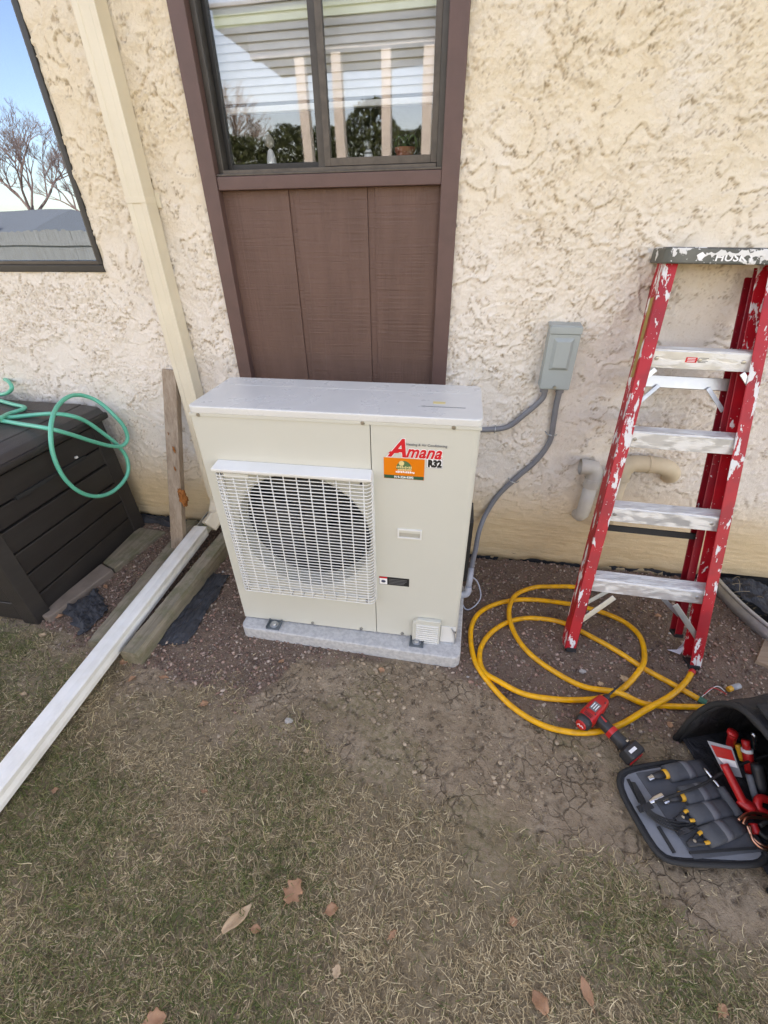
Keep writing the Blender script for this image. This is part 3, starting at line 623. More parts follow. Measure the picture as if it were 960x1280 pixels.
# ------------------------------------------------------------------ downspout and its extension
ds = thing('downspout', 'cream square downspout running down the stucco wall beside the left window', 'downspout', (-.51, 0, 0))
def rect_pipe(mb, p0, p1, w_, d_, up): mb.beam(p0, p1, w_, d_, up)
mb = MB()
prof = [(-.0425, -.083), (-.020, -.083), (-.018, -.080), (.018, -.080), (.020, -.083), (.0425, -.083), (.0425, -.014), (-.0425, -.014)]
mb.prism(prof, .26, 3.0, 2); mb.obj('pipe', mt['cream_alu'], ds, bev=.003)
mb = MB(); mb.box(-.0435, .0435, -.0845, -.013, 1.62, 1.64).box(.0435, .062, -.016, -.013, 1.605, 1.655); mb.obj('strap', mt['cream_alu'], ds, bev=.001)
mb = MB(); ring = []
for t in np.linspace(0, 1, 6):
    a = t*R(62); ring.append(Vector((0, -.048-.10*(1-math.cos(a))*1.5, .26-.115*math.sin(a))))
ring.append(ring[-1]+Vector((-.02, -.05, -.03))); mb.sweep(ring, [(.041, .036)]*len(ring), 16, 7, (0, 1, .3)); mb.obj('elbow', mt['cream_alu'], ds, smooth=False)
A = Vector((-.580, -.185, .098)); B = Vector((-.521, -1.72, .050))
ex = thing('downspout_extension', 'long white corrugated downspout extension lying across the timbers to the lawn', 'downspout extension')
d = (B-A).normalized(); up = Vector((0, 0, 1)); sd_ = d.cross(up).normalized(); upn = sd_.cross(d)
def along(t, a, b): return A+d*t+sd_*a+upn*b
L = (B-A).length; mb = MB(); n = 2
prof = [(-.037, .03), (-.037, .012), (-.034, .008), (-.037, .004), (-.034, 0), (-.037, -.004), (-.034, -.008), (-.037, -.012), (-.037, -.028), (.037, -.028), (.037, -.012), (.034, -.008), (.037, -.004), (.034, 0), (.037, .004), (.034, .008), (.037, .012), (.037, .03), (.027, .033), (.010, .0325), (0, .031), (-.010, .0325), (-.027, .033)]
vs = [along(t, a, b) for t in (0.0, L) for a, b in prof]; k = len(prof)
mb.add(vs, [(i, (i+1) % k, k+(i+1) % k, k+i) for i in range(k)]); mb.obj('pipe', mt['white_alu'], ex)
# inner channel at the wall end: open trough with green stain
pr2 = [(-.029, .022), (-.033, .022), (-.033, -.024), (.033, -.024), (.033, .022), (.029, .022), (.029, -.02), (-.029, -.02)]
vs = [along(t, a, b) for t in (-.155, .02) for a, b in pr2]; k = 8
MB().add(vs, [(i, (i+1) % k, k+(i+1) % k, k+i) for i in range(k)]+[tuple(range(k))]).obj('end_trough', mt['white_dirty'], ex)
vs = [along(-.02, -.0285, -.01), along(-.02, .0285, -.01), along(-.09, .0285, -.01), along(-.09, -.0285, -.01)]
MB().add(vs, [(0, 1, 2, 3)]).obj('moss_stain', M('moss_film', (.11, .15, .05), .8, col2=(.3, .3, .2), vs=40), ex)
ob = MB().sweep([along(-.125, -.02, .014), along(-.118, 0, .02), along(-.122, .024, .012)], [(.012, .006), (.016, .009), (.010, .006)], 10, 2.2); tag(ob.obj('dark_stone', mt['rubber'], None, smooth=True), 'small black stone caught in the mouth of the white downspout extension', 'stone')

# ------------------------------------------------------------------ deck box
X1 = -1.035; YB, YF = -.10, -.885
db = thing('deck_box', 'dark brown plastic deck box with panelled sides against the wall', 'storage box', (X1, YB, 0))
HB = .70
def dbx(name, x0, x1, y0, y1, z0, z1, m='resin', **k): return box(name, x0-X1, x1-X1, y0-YB, y1-YB, z0, z1, mt[m], db, **k)
dbx('core', -2.25, X1-.03, YF+.03, YB-.03, .01, HB)
for y0, y1 in ((YB-.075, YB), (YF, YF+.07)):      # tapered corner posts
    mb = MB(); mb.add([(0, y0-YB, .0), (.018, y1-YB, 0), (-.08, y1-YB, 0), (-.08, y0-YB, 0), (-.012, y0-YB, HB), (0, y1-YB, HB), (-.08, y1-YB, HB), (-.08, y0-YB, HB)], [(0, 3, 2, 1), (4, 5, 6, 7), (0, 1, 5, 4), (1, 2, 6, 5), (2, 3, 7, 6), (3, 0, 4, 7)]); mb.obj('corner_post', mt['resin'], db, bev=.006)
zz = [.012, .128, .245, .362, .478, .575, HB-.008]
for i in range(6):
    off = .004 if i < 4 else .010
    dbx('side_plank', X1-.03, X1-off, YF+.07, YB-.075, zz[i]+.004, zz[i+1]-.004, bev=.005)
    dbx('front_plank', -2.2, X1-.082, YF+off, YF+.032, zz[i]+.004, zz[i+1]-.004, bev=.005)
dbx('grip_groove', X1-.029, X1-.001, YF+.2, YB-.18, .566, .583, 'rubber')
mb = MB(); mb.box(-.012, -.002, -.235, -.222, .59, .60); mb.obj('catch', mt['white_paint'], db)
# lid: plates with grooves, sloped rim
LT = HB+.075
dbx('lid_rim', -2.3, X1+.022, YF-.022, YB+.03, HB+.002, HB+.036, 'resin', bev=.01)
for y0, y1 in ((YF-.01, -.735), (-.731, -.55), (-.546, -.365), (-.361, -.21), (-.206, YB+.02)):
    dbx('lid_plank', -2.28, X1-.105, y0, y1, HB+.034, LT, 'resin_lid', bev=.006)
mb = MB()
mb.add([(-.101, YF-.01-YB, HB+.034), (.012, YF-.01-YB, HB+.034), (.012, .02, HB+.034), (-.101, .02, HB+.034), (-.101, YF-.01-YB, LT-.001), (-.01, YF-.01-YB, LT-.012), (-.01, .02, LT-.012), (-.101, .02, LT-.001)], [(0, 3, 2, 1), (4, 5, 6, 7), (0, 1, 5, 4), (1, 2, 6, 5), (2, 3, 7, 6), (3, 0, 4, 7)]); mb.obj('lid_end_plank', mt['resin_lid'], db, bev=.006)

# ------------------------------------------------------------------ mint garden hose
def z7(u, v): return (u/5.333, 460+v/5.333)
gp = []
for u, v, mode, val in [(-260, 330, 'z', LT+.012), (-120, 342, 'z', LT+.012), (0, 350, 'z', LT+.012), (150, 375, 'z', LT+.015), (330, 405, 'x', -1.0), (480, 445, 'x', -.97), (620, 490, 'x', -.96), (740, 520, 'x', -.955), (815, 518, 'x', -.95), (850, 470, 'x', -.95), (825, 390, 'x', -.95),
                        (755, 310, 'x', -.975), (690, 250, 'x', -1.01), (620, 205, 'x', -1.045), (530, 180, 'x', -1.075), (450, 195, 'x', -1.07), (380, 260, 'x', -1.05), (345, 350, 'x', -1.0), (338, 450, 'x', -.985), (350, 560, 'x', -.985), (390, 670, 'x', -.985), (450, 760, 'x', -.985),
                        (540, 830, 'x', -.98), (640, 855, 'x', -.975), (740, 830, 'x', -.97), (820, 760, 'x', -.965), (855, 680, 'x', -.96), (840, 590, 'x', -.965), (775, 505, 'x', -.975), (680, 430, 'x', -.985), (580, 360, 'x', -1.0), (480, 320, 'x', -1.02), (350, 305, 'z', LT+.028), (200, 315, 'z', LT+.012), (60, 330, 'z', LT+.012), (-60, 325, 'z', LT+.012), (-260, 300, 'z', LT+.012)]:
    gp.append((PZ if mode == 'z' else PX)(*z7(u, v), val))
gh = thing('garden_hose', 'mint green garden hose coiled over the deck box with loops hanging off its end', 'garden hose')
MB().tube(spline(gp, 8), .0098, 10).obj('hose_loop', mt['hose_green'], gh, smooth=True)
MB().tube(spline([PZ(*z7(u, v), LT+.012+h) for u, v, h in [(-300, 120, 0), (-60, 205, 0), (0, 218, .0), (90, 243, .0), (150, 256, .0), (165, 266, .0), (140, 280, .0), (60, 305, .004), (0, 335, .015), (-120, 380, .0), (-300, 420, 0)]], 8), .0098, 10).obj('hose_loop', mt['hose_green'], gh, smooth=True)
MB().tube(spline([PZ(*z7(u, v), LT+.012+h) for u, v, h in [(-260, 150, 0.0), (-120, 90, .03), (0, 72, .06), (50, 85, .075), (78, 125, .06), (60, 160, .03), (0, 178, .004), (-140, 180, 0), (-280, 170, 0)]], 8), .0098, 10).obj('hose_loop', mt['hose_green'], gh, smooth=True)

# ------------------------------------------------------------------ stake, timbers, edging, fabric
st = thing('wooden_stake', 'weathered square wooden stake leaning on the wall beside the deck box', 'stake')
P0 = Vector((-.675, -.305, -.01)); P1 = Vector((-.592, -.045, .962))
mb = MB(); mb.beam(P0, P1, .072, .038, (0, 1, 0)); mb.obj('post', mt['stake'], st, bev=.003)
ob = bpy.data.objects
bm = bmesh.new(); bmesh.ops.create_icosphere(bm, subdivisions=4, radius=1)
for v in bm.verts:
    k = 1+.28*math.sin(v.co.x*5+1)*math.sin(v.co.z*6)+.16*math.sin(v.co.y*13+v.co.z*11); v.co = Vector((v.co.x*.019*k, v.co.y*.018*k, v.co.z*.048*k))
me = bpy.data.meshes.new('foam'); bm.to_mesh(me); bm.free(); me.materials.append(mt['foam'])
for p_ in me.polygons: p_.use_smooth = True
fo = bpy.data.objects.new('foam_blob', me); C.objects.link(fo); fo.parent = st; fo.location = P0.lerp(P1, .36)+Vector((.045, -.012, 0))
for t, s_ in ((.62, .5), (.52, .35), (.70, .22)):
    f2 = copy_child(fo, st, P0.lerp(P1, t)+Vector((.014*(1 if s_ > .3 else -1), -.0255, 0))); f2.scale = (s_*.6, s_*.25, s_*.7)
def timber(p, q, wd, ht, label, m='timber'):
    p, q = Vector(p), Vector(q); d = (q-p).normalized(); s_ = d.cross(Vector((0, 0, 1))).normalized(); n = 40; mb = MB()
    prof = [(-.5, 0), (-.5, .8), (-.38, 1), (.38, 1), (.5, .8), (.5, 0)]
    vs = []
    for i in range(n+1):
        c = p.lerp(q, i/n)
        for j, (a, b) in enumerate(prof): vs.append(c+s_*(a*wd+random.uniform(-.0015, .0015))+Vector((0, 0, b*ht+random.uniform(-.0015, .0015)-.01)))
    k = len(prof); mb.add(vs, [(i*k+j, i*k+j+1, (i+1)*k+j+1, (i+1)*k+j) for i in range(n) for j in range(k-1)]+[tuple(range(k))[::-1], tuple(n*k+j for j in range(k))])
    o = mb.obj('landscape_timber', mt[m], None, smooth=False); return tag(o, label, 'timber', None)
timber((-.665, -.955, 0), (-.735, -.04, .01), .075, .055, 'mossy landscape timber between the leaning stake and the white extension')
timber((-.455, -1.0, 0), (-.44, -.04, .01), .085, .085, 'mossy landscape timber between the white extension and the heat pump')
def slab(name, outline, h, label, cat, m, zb=-.012, bev=.006):
    mb = MB(); mb.prism([(p.x, p.y) for p in outline], zb, h, 2); o = mb.obj(name, mt[m], None, bev=bev); return tag(o, label, cat)
slab('edging_block', [PZ(*p, .035) for p in [(60, 772), (47, 768), (126, 704), (141, 712)]], .035, 'reddish brown edging block along the near end of the deck box', 'edging block', 'brick')
slab('edging_block', [PZ(*p, .03) for p in [(142, 711), (128, 703), (173, 659), (207, 664)]], .032, 'weathered tan edging block beside the far end of the deck box', 'edging block', 'timber')
def sheet(name, corners, label, amp, seed, m='fabric_black', cat='landscape fabric'):
    c = [PZ(*p, .008) for p in corners]; n = 26; vs = []; r = random.Random(seed); ph = [r.uniform(0, 6) for _ in range(8)]
    for i in range(n+1):
        for j in range(n+1):
            u, v = i/n, j/n; p = c[0].lerp(c[1], u).lerp(c[3].lerp(c[2], u), v)
            edge = min(u, v, 1-u, 1-v); wob = .01*(math.sin(u*17+ph[0])+math.sin(v*13+ph[1]))*(edge < .03)
            z = amp*2.2*float(abs(fbm(np.array([u*3.1+seed*5+v]), np.array([v*2.3-u*.7]), 1.0, 4, seed)[0]-.5)*2.6+.35*(1-abs(2*fbm(np.array([u*5.0+v*3+seed]), np.array([v*4.0]), 1.0, 3, seed+9)[0]-1)))*min(1, .3+edge*6)
            vs.append((p.x+wob, p.y+wob*.6, hz(p.x, p.y)+.005+z))
    o = link(name, vs, [(i*(n+1)+j, (i+1)*(n+1)+j, (i+1)*(n+1)+j+1, i*(n+1)+j+1) for i in range(n) for j in range(n)], mt[m], None, smooth=False)
    sm = o.modifiers.new('solid', 'SOLIDIFY'); sm.thickness = .0012; return tag(o, label, cat)
sheet('landscape_fabric', [(80, 758), (104, 792), (137, 762), (122, 736)], 'crumpled black landscape fabric scrap beside the deck box edging', .016, 1)
sheet('landscape_fabric', [(195, 806), (235, 806), (288, 718), (262, 716)], 'black landscape fabric strip between the timber and the heat pump pad', .008, 2)
sheet('landscape_fabric', [(172, 655), (240, 668), (262, 655), (175, 640)], 'black landscape fabric tucked against the wall behind the stake', .016, 3)

# ------------------------------------------------------------------ heat pump on its pad
pad = MB(); pts = []
def rrect(x0, x1, y0, y1, r_, n=5):
    out = []
    for cx, cy, a0 in ((x1-r_, y1-r_, 0), (x0+r_, y1-r_, 90), (x0+r_, y0+r_, 180), (x1-r_, y0+r_, 270)):
        for k in range(n+1): a = R(a0+90*k/n); out.append((cx+r_*math.cos(a), cy+r_*math.sin(a)))
    return out
pad.prism(rrect(-.483, .487, -.235, .225, .035), -.01, .057, 2)
po = pad.obj('equipment_pad', mt['pad'], None, bev=.007, seg=3); po.location = (.4165, -.548, 0); po.rotation_euler = (0, 0, .019-.028)
tag(po, 'light grey composite pad on the soil under the heat pump', 'equipment pad')
HP = thing('heat_pump', 'cream outdoor heat pump unit with square fan grille on a grey pad', 'heat pump', (-.0692, -.7205, .062), (0, 0, .019))
W_, D_, H_ = .950, .3155, .992
SEAM = .608
# front-left panel with the round fan opening
def fan_panel():
    cx, cz, r_ = .334, .492, .272; n = 48; x0, x1, z0, z1 = .002, SEAM-.0015, .0, .966
    vs = []; f = []
    def outer(a):
        dx, dz = math.cos(a), math.sin(a); t = min(((x1-cx) if dx > 0 else (x0-cx))/dx if abs(dx) > 1e-6 else 9, ((z1-cz) if dz > 0 else (z0-cz))/dz if abs(dz) > 1e-6 else 9); return (cx+dx*t, cz+dz*t)
    ang = sorted([2*math.pi*k/n for k in range(n)]+[math.atan2(b-cz, a-cx) % (2*math.pi) for a in (x0, x1) for b in (z0, z1)]); n = len(ang)
    for a in ang: ox, oz = outer(a); vs += [(ox, 0, oz), (cx+r_*math.cos(a), 0, cz+r_*math.sin(a)), (cx+(r_-.012)*math.cos(a), .012, cz+(r_-.012)*math.sin(a)), (cx+(r_-.014)*math.cos(a), .09, cz+(r_-.014)*math.sin(a))]
    for i in range(n):
        j = (i+1) % n
        for k in range(3): f.append((i*4+k, i*4+k+1, j*4+k+1, j*4+k))
    link('front_panel', vs, f, mt['ac'], HP)
    link('panel_edge', [(x1, 0, z0), (x1, .012, z0), (x1, .012, z1), (x1, 0, z1)], [(0, 1, 2, 3)], mt['ac'], HP)
    return cx, cz, r_
cx, cz, fr_ = fan_panel()
mb = MB(); rp = [(SEAM+.0015, 0), (W_-.022, 0)]+[(W_-.022+.022*math.sin(a), .022-.022*math.cos(a)) for a in np.linspace(.2, math.pi/2, 7)]+[(W_, D_), (W_-.003, D_), (W_-.003, .03), (SEAM+.0015, .03)]
mb.prism(rp, .0, .966, 2); mb.obj('service_panel', mt['ac'], HP)
MB().box(.0, .0018, .001, D_, .0, .966).obj('side_panel', mt['ac'], HP, bev=.0005)
MB().box(.004, W_-.004, .20, D_-.002, .004, .964).obj('coil', mt['coil'], HP)
MB().box(.003, W_-.003, .035, D_-.003, .0, .003).obj('base_pan', mt['galv'], HP)
# lid with a rolled skirt and shallow pressed ribs
lid = MB().prism(rrect(-.004, W_+.004, -.005, D_+.004, .022), .966, H_, 2).obj('lid', mt['ac_top'], HP, bev=.005, seg=3)
for v in (.225,): MB().box(.035, W_-.035, v, v+.006, H_-.0005, H_+.0004).obj('lid_rib', mt['ac_top'], HP, bev=.0005)
MB().box(.795, .835, .115, .135, H_+.0002, H_+.0008).obj('lid_plate', mt['p_cream'], HP)
MB().box(.76, .90, .085, .088, H_+.0002, H_+.001).obj('lid_groove', mt['p_grey'], HP)
sk = box('lid_skirt', -.002, W_+.002, -.0035, .002, .957, .968, mt['ac'], HP, bev=.001)
# fan
MB().lathe([(.0, .12), (.055, .12), (.06, .10), (.05, .09), (.001, .088)][::-1], (cx, 0, cz), 24, 'Y').obj('fan_hub', mt['fan_dark'], HP, smooth=True)
for b in range(3):
    vs = []; f = []; n, m_ = 8, 10
    for i in range(n+1):
        r_ = .05+.195*i/n
        for j in range(m_+1):
            t = j/m_; a = R(120*b+20)+t*R(92)+i*.05; vs.append((cx+r_*math.cos(a), .13-.055*t-.01*math.sin(math.pi*t), cz+r_*math.sin(a)))
    for i in range(n):
        for j in range(m_): k = i*(m_+1)+j; f.append((k, k+1, k+m_+2, k+m_+1))
    o = link('fan_blade', vs, f, mt['fan_dark'], HP, smooth=True); s_ = o.modifiers.new('solid', 'SOLIDIFY'); s_.thickness = .003
# grille: white cage standing 45 mm proud
gr = MB()
gx0, gx1, gz0, gz1, gd = .060, .612, .208, .783, .046
nw = 41
for i in range(nw):
    z = gz0+.008+(gz1-gz0-.016)*i/(nw-1); gr.tube([(gx0, -.001, z), (gx0, -gd+.008, z), (gx0+.008, -gd, z), (gx1-.014, -gd, z), (gx1-.004, -gd+.010, z), (gx1, -gd+.02, z), (gx1, -.001, z)], .00215, 5)
for i in range(12):
    x = gx0+.02+(gx1-gx0-.045)*i/11; gr.tube([(x, -gd+.0025, gz1), (x, -gd+.0025, gz0+.012), (x, -gd+.010, gz0), (x, -.001, gz0)], .0023, 5)
for yy in (-.012, -.026): gr.tube([(gx1, yy, gz1), (gx1, yy, gz0)], .0018, 5); gr.tube([(gx0, yy, gz1), (gx0, yy, gz0)], .0018, 5)
grille = MB().box(gx0-.004, gx1+.004, -gd-.0075, -.001, gz1-.0045, gz1).obj('grille', mt['ac_white'], HP, bev=.002)
gr.obj('wires', mt['ac_white'], grille, smooth=True, kind='stuff')
MB().add([(gx0-.004, -gd-.008, gz1+.006), (gx1+.004, -gd-.008, gz1+.006), (gx1-.002, -.001, gz1+.016), (gx0, -.001, gz1+.016), (gx0-.004, -gd-.008, gz1-.004), (gx1+.004, -gd-.008, gz1-.004), (gx1+.004, -.001, gz1+.001), (gx0-.004, -.001, gz1+.001)], [(0, 1, 2, 3), (4, 7, 6, 5), (0, 4, 5, 1), (1, 5, 6, 2), (3, 7, 4, 0), (2, 6, 7, 3)]).obj('hood', mt['ac_white'], grille, bev=.002)
for x0, x1, z0, z1 in [(gx0, gx0+.006, gz0, gz1), (gx0, gx1, gz0-.004, gz0+.002), (gx1-.003, gx1+.003, gz0, gz1)]: MB().box(x0, x1, -.008, -.0005, z0, z1).obj('rim', mt['ac_white'], grille, bev=.001)
MB().box(gx0+.035, gx0+.125, -gd-.001, -gd+.002, gz1-.028, gz1-.012).obj('grille_plate', mt['ac'], grille, bev=.001)
for x in (gx0+.018, gx1-.03):
    for z in (gz0+.018, gz1-.02): MB().lathe([(.007, 0), (.007, .004), (.004, .005)][::-1], (x, -gd+.002, z), 12, 'Y').obj('clip', mt['fan_dark'], grille)
for x, z in [(.03, .962), (.585, .962), (.868, .962), (.321, .012), (.72, .012), (.54, .012), (.94, .06)]: MB().lathe([(.0015, -.0062), (.006, -.006), (.007, -.003), (.007, .001)], (x, 0, z), 12, 'Y').obj('screw', mt['screw'], HP, smooth=False)
# recessed pull, drawn as a frame with a sunk floor
hd = MB()
for x0, x1, z0, z1 in [(.697, .785, .560, .566), (.697, .785, .524, .530), (.697, .703, .530, .560), (.779, .785, .530, .560)]: hd.box(x0, x1, -.005, .0005, z0, z1)
hp_ = hd.obj('recessed_handle', mt['ac_white'], HP, bev=.0012)
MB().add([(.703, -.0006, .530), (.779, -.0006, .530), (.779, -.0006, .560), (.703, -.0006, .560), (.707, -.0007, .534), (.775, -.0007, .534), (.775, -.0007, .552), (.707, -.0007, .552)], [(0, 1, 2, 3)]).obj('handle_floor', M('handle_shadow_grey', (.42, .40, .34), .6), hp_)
MB().box(.703, .779, -.0045, -.0012, .550, .560).obj('handle_lip', mt['ac'], hp_, bev=.001)
# louvred valve cover and corner stub
lv = MB().prism([(.764, -.022), (.879, -.022), (.879, .124), (.785, .124), (.764, .103)], -.020, -.0008, 1).obj('valve_cover', mt['ac'], HP, bev=.003)
for i in range(9): MB().box(.779, .872, -.0245, -.0195, -.008+i*.0125, -.001+i*.0125).obj('louvre', mt['ac_white'], lv, bev=.0015)
MB().box(.882, W_-.006, -.004, -.0006, -.012, .088).obj('corner_plate', mt['ac_white'], HP, bev=.002)
MB().tube(spline([(.925, -.007, .085), (.94, -.01, .05), (.94, -.012, .0), (.90, -.012, -.006), (.885, -.012, -.006)], 6), .003, 8).obj('corner_wire', mt['galv'], HP, smooth=True)
for x in (.15, .785):
    f = MB().box(x-.030, x+.030, -.052, .05, -.0055, -.0005).box(x-.030, x-.026, -.050, -.002, -.0005, .010).box(x+.026, x+.030, -.050, -.002, -.0005, .010).obj('foot_bracket', mt['bracket'], HP, bev=.001)
    MB().lathe([(.0, .010), (.011, .010), (.013, .006), (.013, -.0010), (.019, -.001), (.019, -.0014)][::-1], (x, -.026, .001), 14).obj('bolt', mt['galv'], f, smooth=False)
# badge, sticker, R32 plate, warning label
T = face_front
text('badge_outline', 'A', .088, mt['p_white'], HP, T(.666, -.0012, .853), .36, .0042, .95); text('badge_outline', 'mana', .060, mt['p_white'], HP, T(.722, -.0012, .853), .36, .0036, .86, space=1.04)
text('badge', 'A', .088, mt['p_red'], HP, T(.666, -.0020, .853), .36, .0022, .95); text('badge', 'mana', .060, mt['p_red'], HP, T(.722, -.0020, .853), .36, .0016, .86, space=1.04)
MB().add([(.664, -.0018, .862), (.70, -.0018, .866), (.70, -.0018, .872), (.672, -.0018, .870)], [(0, 1, 2, 3)]).obj('badge_tail', mt['p_red'], HP)
text('badge_caption', 'Heating & Air Conditioning', .0120, mt['p_grey'], HP, T(.722, -.0024, .894), 0, .0001, .98)
lb = MB().prism([(.650, .770), (.784, .770), (.784, .847), (.650, .847)], -.0009, -.0002, 1).obj('installer_sticker', mt['p_orange'], HP)
MB().box(.651, .783, -.0013, -.0010, .771, .7835).obj('sticker_band', mt['p_green'], lb)
text('sticker_number', '919-324-9392', .0115, mt['p_white'], lb, T(.717, -.0016, .7737), 0, .0003, 1, align='CENTER')
dome = [(.717+.026*math.cos(a), .808+.030*math.sin(a)) for a in np.linspace(0, math.pi, 14)]; MB().prism(dome, -.0013, -.001, 1).obj('sticker_emblem', mt['p_leafgreen'], lb)
MB().prism([(.709+.009*math.cos(a), .829+.009*math.sin(a)) for a in np.linspace(0, 2*math.pi, 14)[:-1]], -.0018, -.0014, 1).obj('sticker_emblem', mt['p_cream'], lb)
for i, (x, z, l) in enumerate([(.692, .812, .048), (.697, .803, .042), (.690, .794, .056)]):
    q = MB()
    for k in range(int(l/.005)): q.box(x+k*.0058, x+k*.0058+.0042, -.0019, -.0015, z+random.uniform(-.001, .001), z+.006+random.uniform(-.0015, .0015))
    q.obj('sticker_lettering', mt['p_cream'] if i < 2 else mt['p_white'], lb)
rb = MB().prism([(.789, .817), (.843, .817), (.843, .8525), (.789, .8525)], -.0009, -.0002, 1).obj('refrigerant_label', mt['p_white'], HP)
MB().box(.790, .842, -.0008, -.0011, .818, .8195).box(.790, .842, -.0008, -.0011, .850, .8515).box(.790, .7912, -.0008, -.0011, .8195, .85).box(.8408, .842, -.0008, -.0011, .8195, .85).obj('label_border', mt['p_grey'], rb)
text('label_text', 'R32', .033, mt['p_black'], rb, T(.8165, -.0014, .8235), 0, .0022, .82, align='CENTER', space=1.02)
wl = MB().prism([(.625, .286), (.744, .286), (.744, .327), (.625, .327)], -.0009, -.0002, 1).obj('warning_label', mt['p_black'], HP)
MB().box(.6262, .657, -.0013, -.001, .288, .318).obj('label_field', mt['p_white'], wl); MB().box(.6262, .657, -.0013, -.001, .3185, .326).obj('label_field', mt['p_red'], wl)
MB().prism([(.642+.009*math.cos(a), .303+.007*math.sin(a)) for a in np.linspace(0, 2*math.pi, 12)[:-1]], -.0017, -.0014, 1).obj('label_symbol', mt['p_blue'], wl)
q = MB()
for i in range(4): q.box(.664, .664+random.uniform(.05, .074), -.0013, -.001, .293+i*.0075, .2955+i*.0075)
q.obj('label_lines', mt['p_grey'], wl)
# pipe stubs at the back right side
box('side_cover', W_+.0005, W_+.02, .10, .24, .25, .55, mt['fan_dark'], HP, bev=.004)

# ------------------------------------------------------------------ disconnect box and conduits
dbp = [PY(704, 408, -.085), PY(735, 408, -.085), PY(716, 487, -.085), PY(678, 487, -.085)]
bx0, bx1 = 1.130, 1.243; bz0, bz1 = .955, 1.205
dc = thing('disconnect_box', 'small grey electrical disconnect box mounted on the stucco wall', 'electrical box', ((bx0+bx1)/2, 0, bz0))
hw = (bx1-bx0)/2; hh = bz1-bz0
box('body', -hw, hw, -.075, -.002, 0, hh, mt['box_grey'], dc, bev=.002)
box('door', -hw-.002, hw+.002, -.080, -.0755, .004, hh-.032, mt['box_grey'], dc, bev=.002)
MB().add([(-hw-.004, -.084, hh-.03), (hw+.004, -.084, hh-.03), (hw+.004, -.084, hh-.004), (-hw-.004, -.084, hh-.004), (-hw-.004, -.002, hh+.003), (hw+.004, -.002, hh+.003), (-hw-.004, -.0758, hh-.03), (hw+.004, -.0758, hh-.03)], [(0, 1, 2, 3), (3, 2, 5, 4), (0, 6, 7, 1), (1, 7, 5, 2), (6, 0, 3, 4)]).obj('hood', mt['box_grey'], dc, bev=.002)
iz0, iz1 = .082, hh-.045
MB().add([(-.038, -.0803, iz0), (.038, -.0803, iz0), (.038, -.0803, iz1), (-.038, -.0803, iz1), (-.026, -.091, iz0+.012), (.026, -.091, iz0+.012), (.026, -.091, iz1-.012), (-.026, -.091, iz1-.012)], [(4, 5, 6, 7), (0, 1, 5, 4), (1, 2, 6, 5), (2, 3, 7, 6), (3, 0, 4, 7)]).obj('door_boss', mt['box_grey'], dc, bev=.0015)
MB().lathe([(.006, -.087), (.007, -.0805)], (0, 0, .012), 12, 'Y').obj('latch', mt['screw'], dc)
for x in (-.032, .032): MB().lathe([(.017, -.022), (.017, -.004), (.0195, -.004), (.0195, 0)], (x, -.038, 0), 14).obj('hub', mt['conduit'], dc, smooth=False)
def conduit(name, pts, r_, m, label, cat='conduit'):
    t = thing(name, label, cat); MB().tube(spline(pts, 10), r_, 14).obj('tube', mt[m], t, smooth=True); return t
xc = (bx0+bx1)/2
c1 = conduit('electrical_conduit', [(xc-.032, -.038, .95), (xc-.033, -.036, .90), (1.085, -.03, .815), (1.04, -.022, .765), (.99, -.02, .745), (.90, -.022, .735), (.83, -.04, .733), (.80, -.12, .73), (.79, -.30, .72), (.79, -.405, .72)], .0118, 'conduit', 'short grey conduit curving from the disconnect box behind the heat pump')
def strap(x, z, par, horiz):
    mb = MB()
    if horiz: mb.tube([(x, -.003, z-.022), (x, -.006, z-.014), (x, -.030, z-.013), (x, -.0345, z), (x, -.030, z+.013), (x, -.006, z+.014)], .0026, 6)
    mb.obj('strap', mt['galv'], par, smooth=True)
strap(.975, .742, c1, True)
c2 = conduit('electrical_conduit', [(xc+.032, -.038, .95), (xc+.031, -.034, .88), (1.222, -.028, .80), (1.225, -.022, .70), (1.185, -.02, .60), (1.11, -.02, .50), (1.035, -.02, .39), (.985, -.04, .28), (.958, -.11, .215), (.945, -.22, .185), (.933, -.30, .175), (.928, -.345, .165)], .0125, 'conduit', 'long grey conduit snaking down the wall from the disconnect box to the heat pump')
MB().tube([(.928, -.343, .168), (.926, -.375, .140), (.922, -.40, .098)], .0145, 12).obj('lower_sleeve', mt['conduit_light'], c2, smooth=True)
MB().tube(spline([(.922, -.40, .10), (.918, -.415, .075), (.900, -.42, .066), (.887, -.42, .066)], 5), [.017]*16, 12).obj('elbow_fitting', mt['conduit_light'], c2, smooth=True)
for x, z in ((1.222, .735), (1.095, .48)):
    MB().tube([(x-.022, -.006, z+.006), (x-.016, -.03, z+.003), (x, -.036, z), (x+.016, -.03, z-.003), (x+.03, -.006, z-.008)], .0028, 6).obj('strap', mt['galv'], c2, smooth=True)
th = conduit('thin_cable', [(.887, -.43, .05), (.92, -.46, .012), (.96, -.44, .02), (.985, -.40, .05), (.965, -.36, .10), (.935, -.36, .13)], .0032, 'conduit_light', 'thin grey cable looping out of the heat pump side near the ground', 'cable')

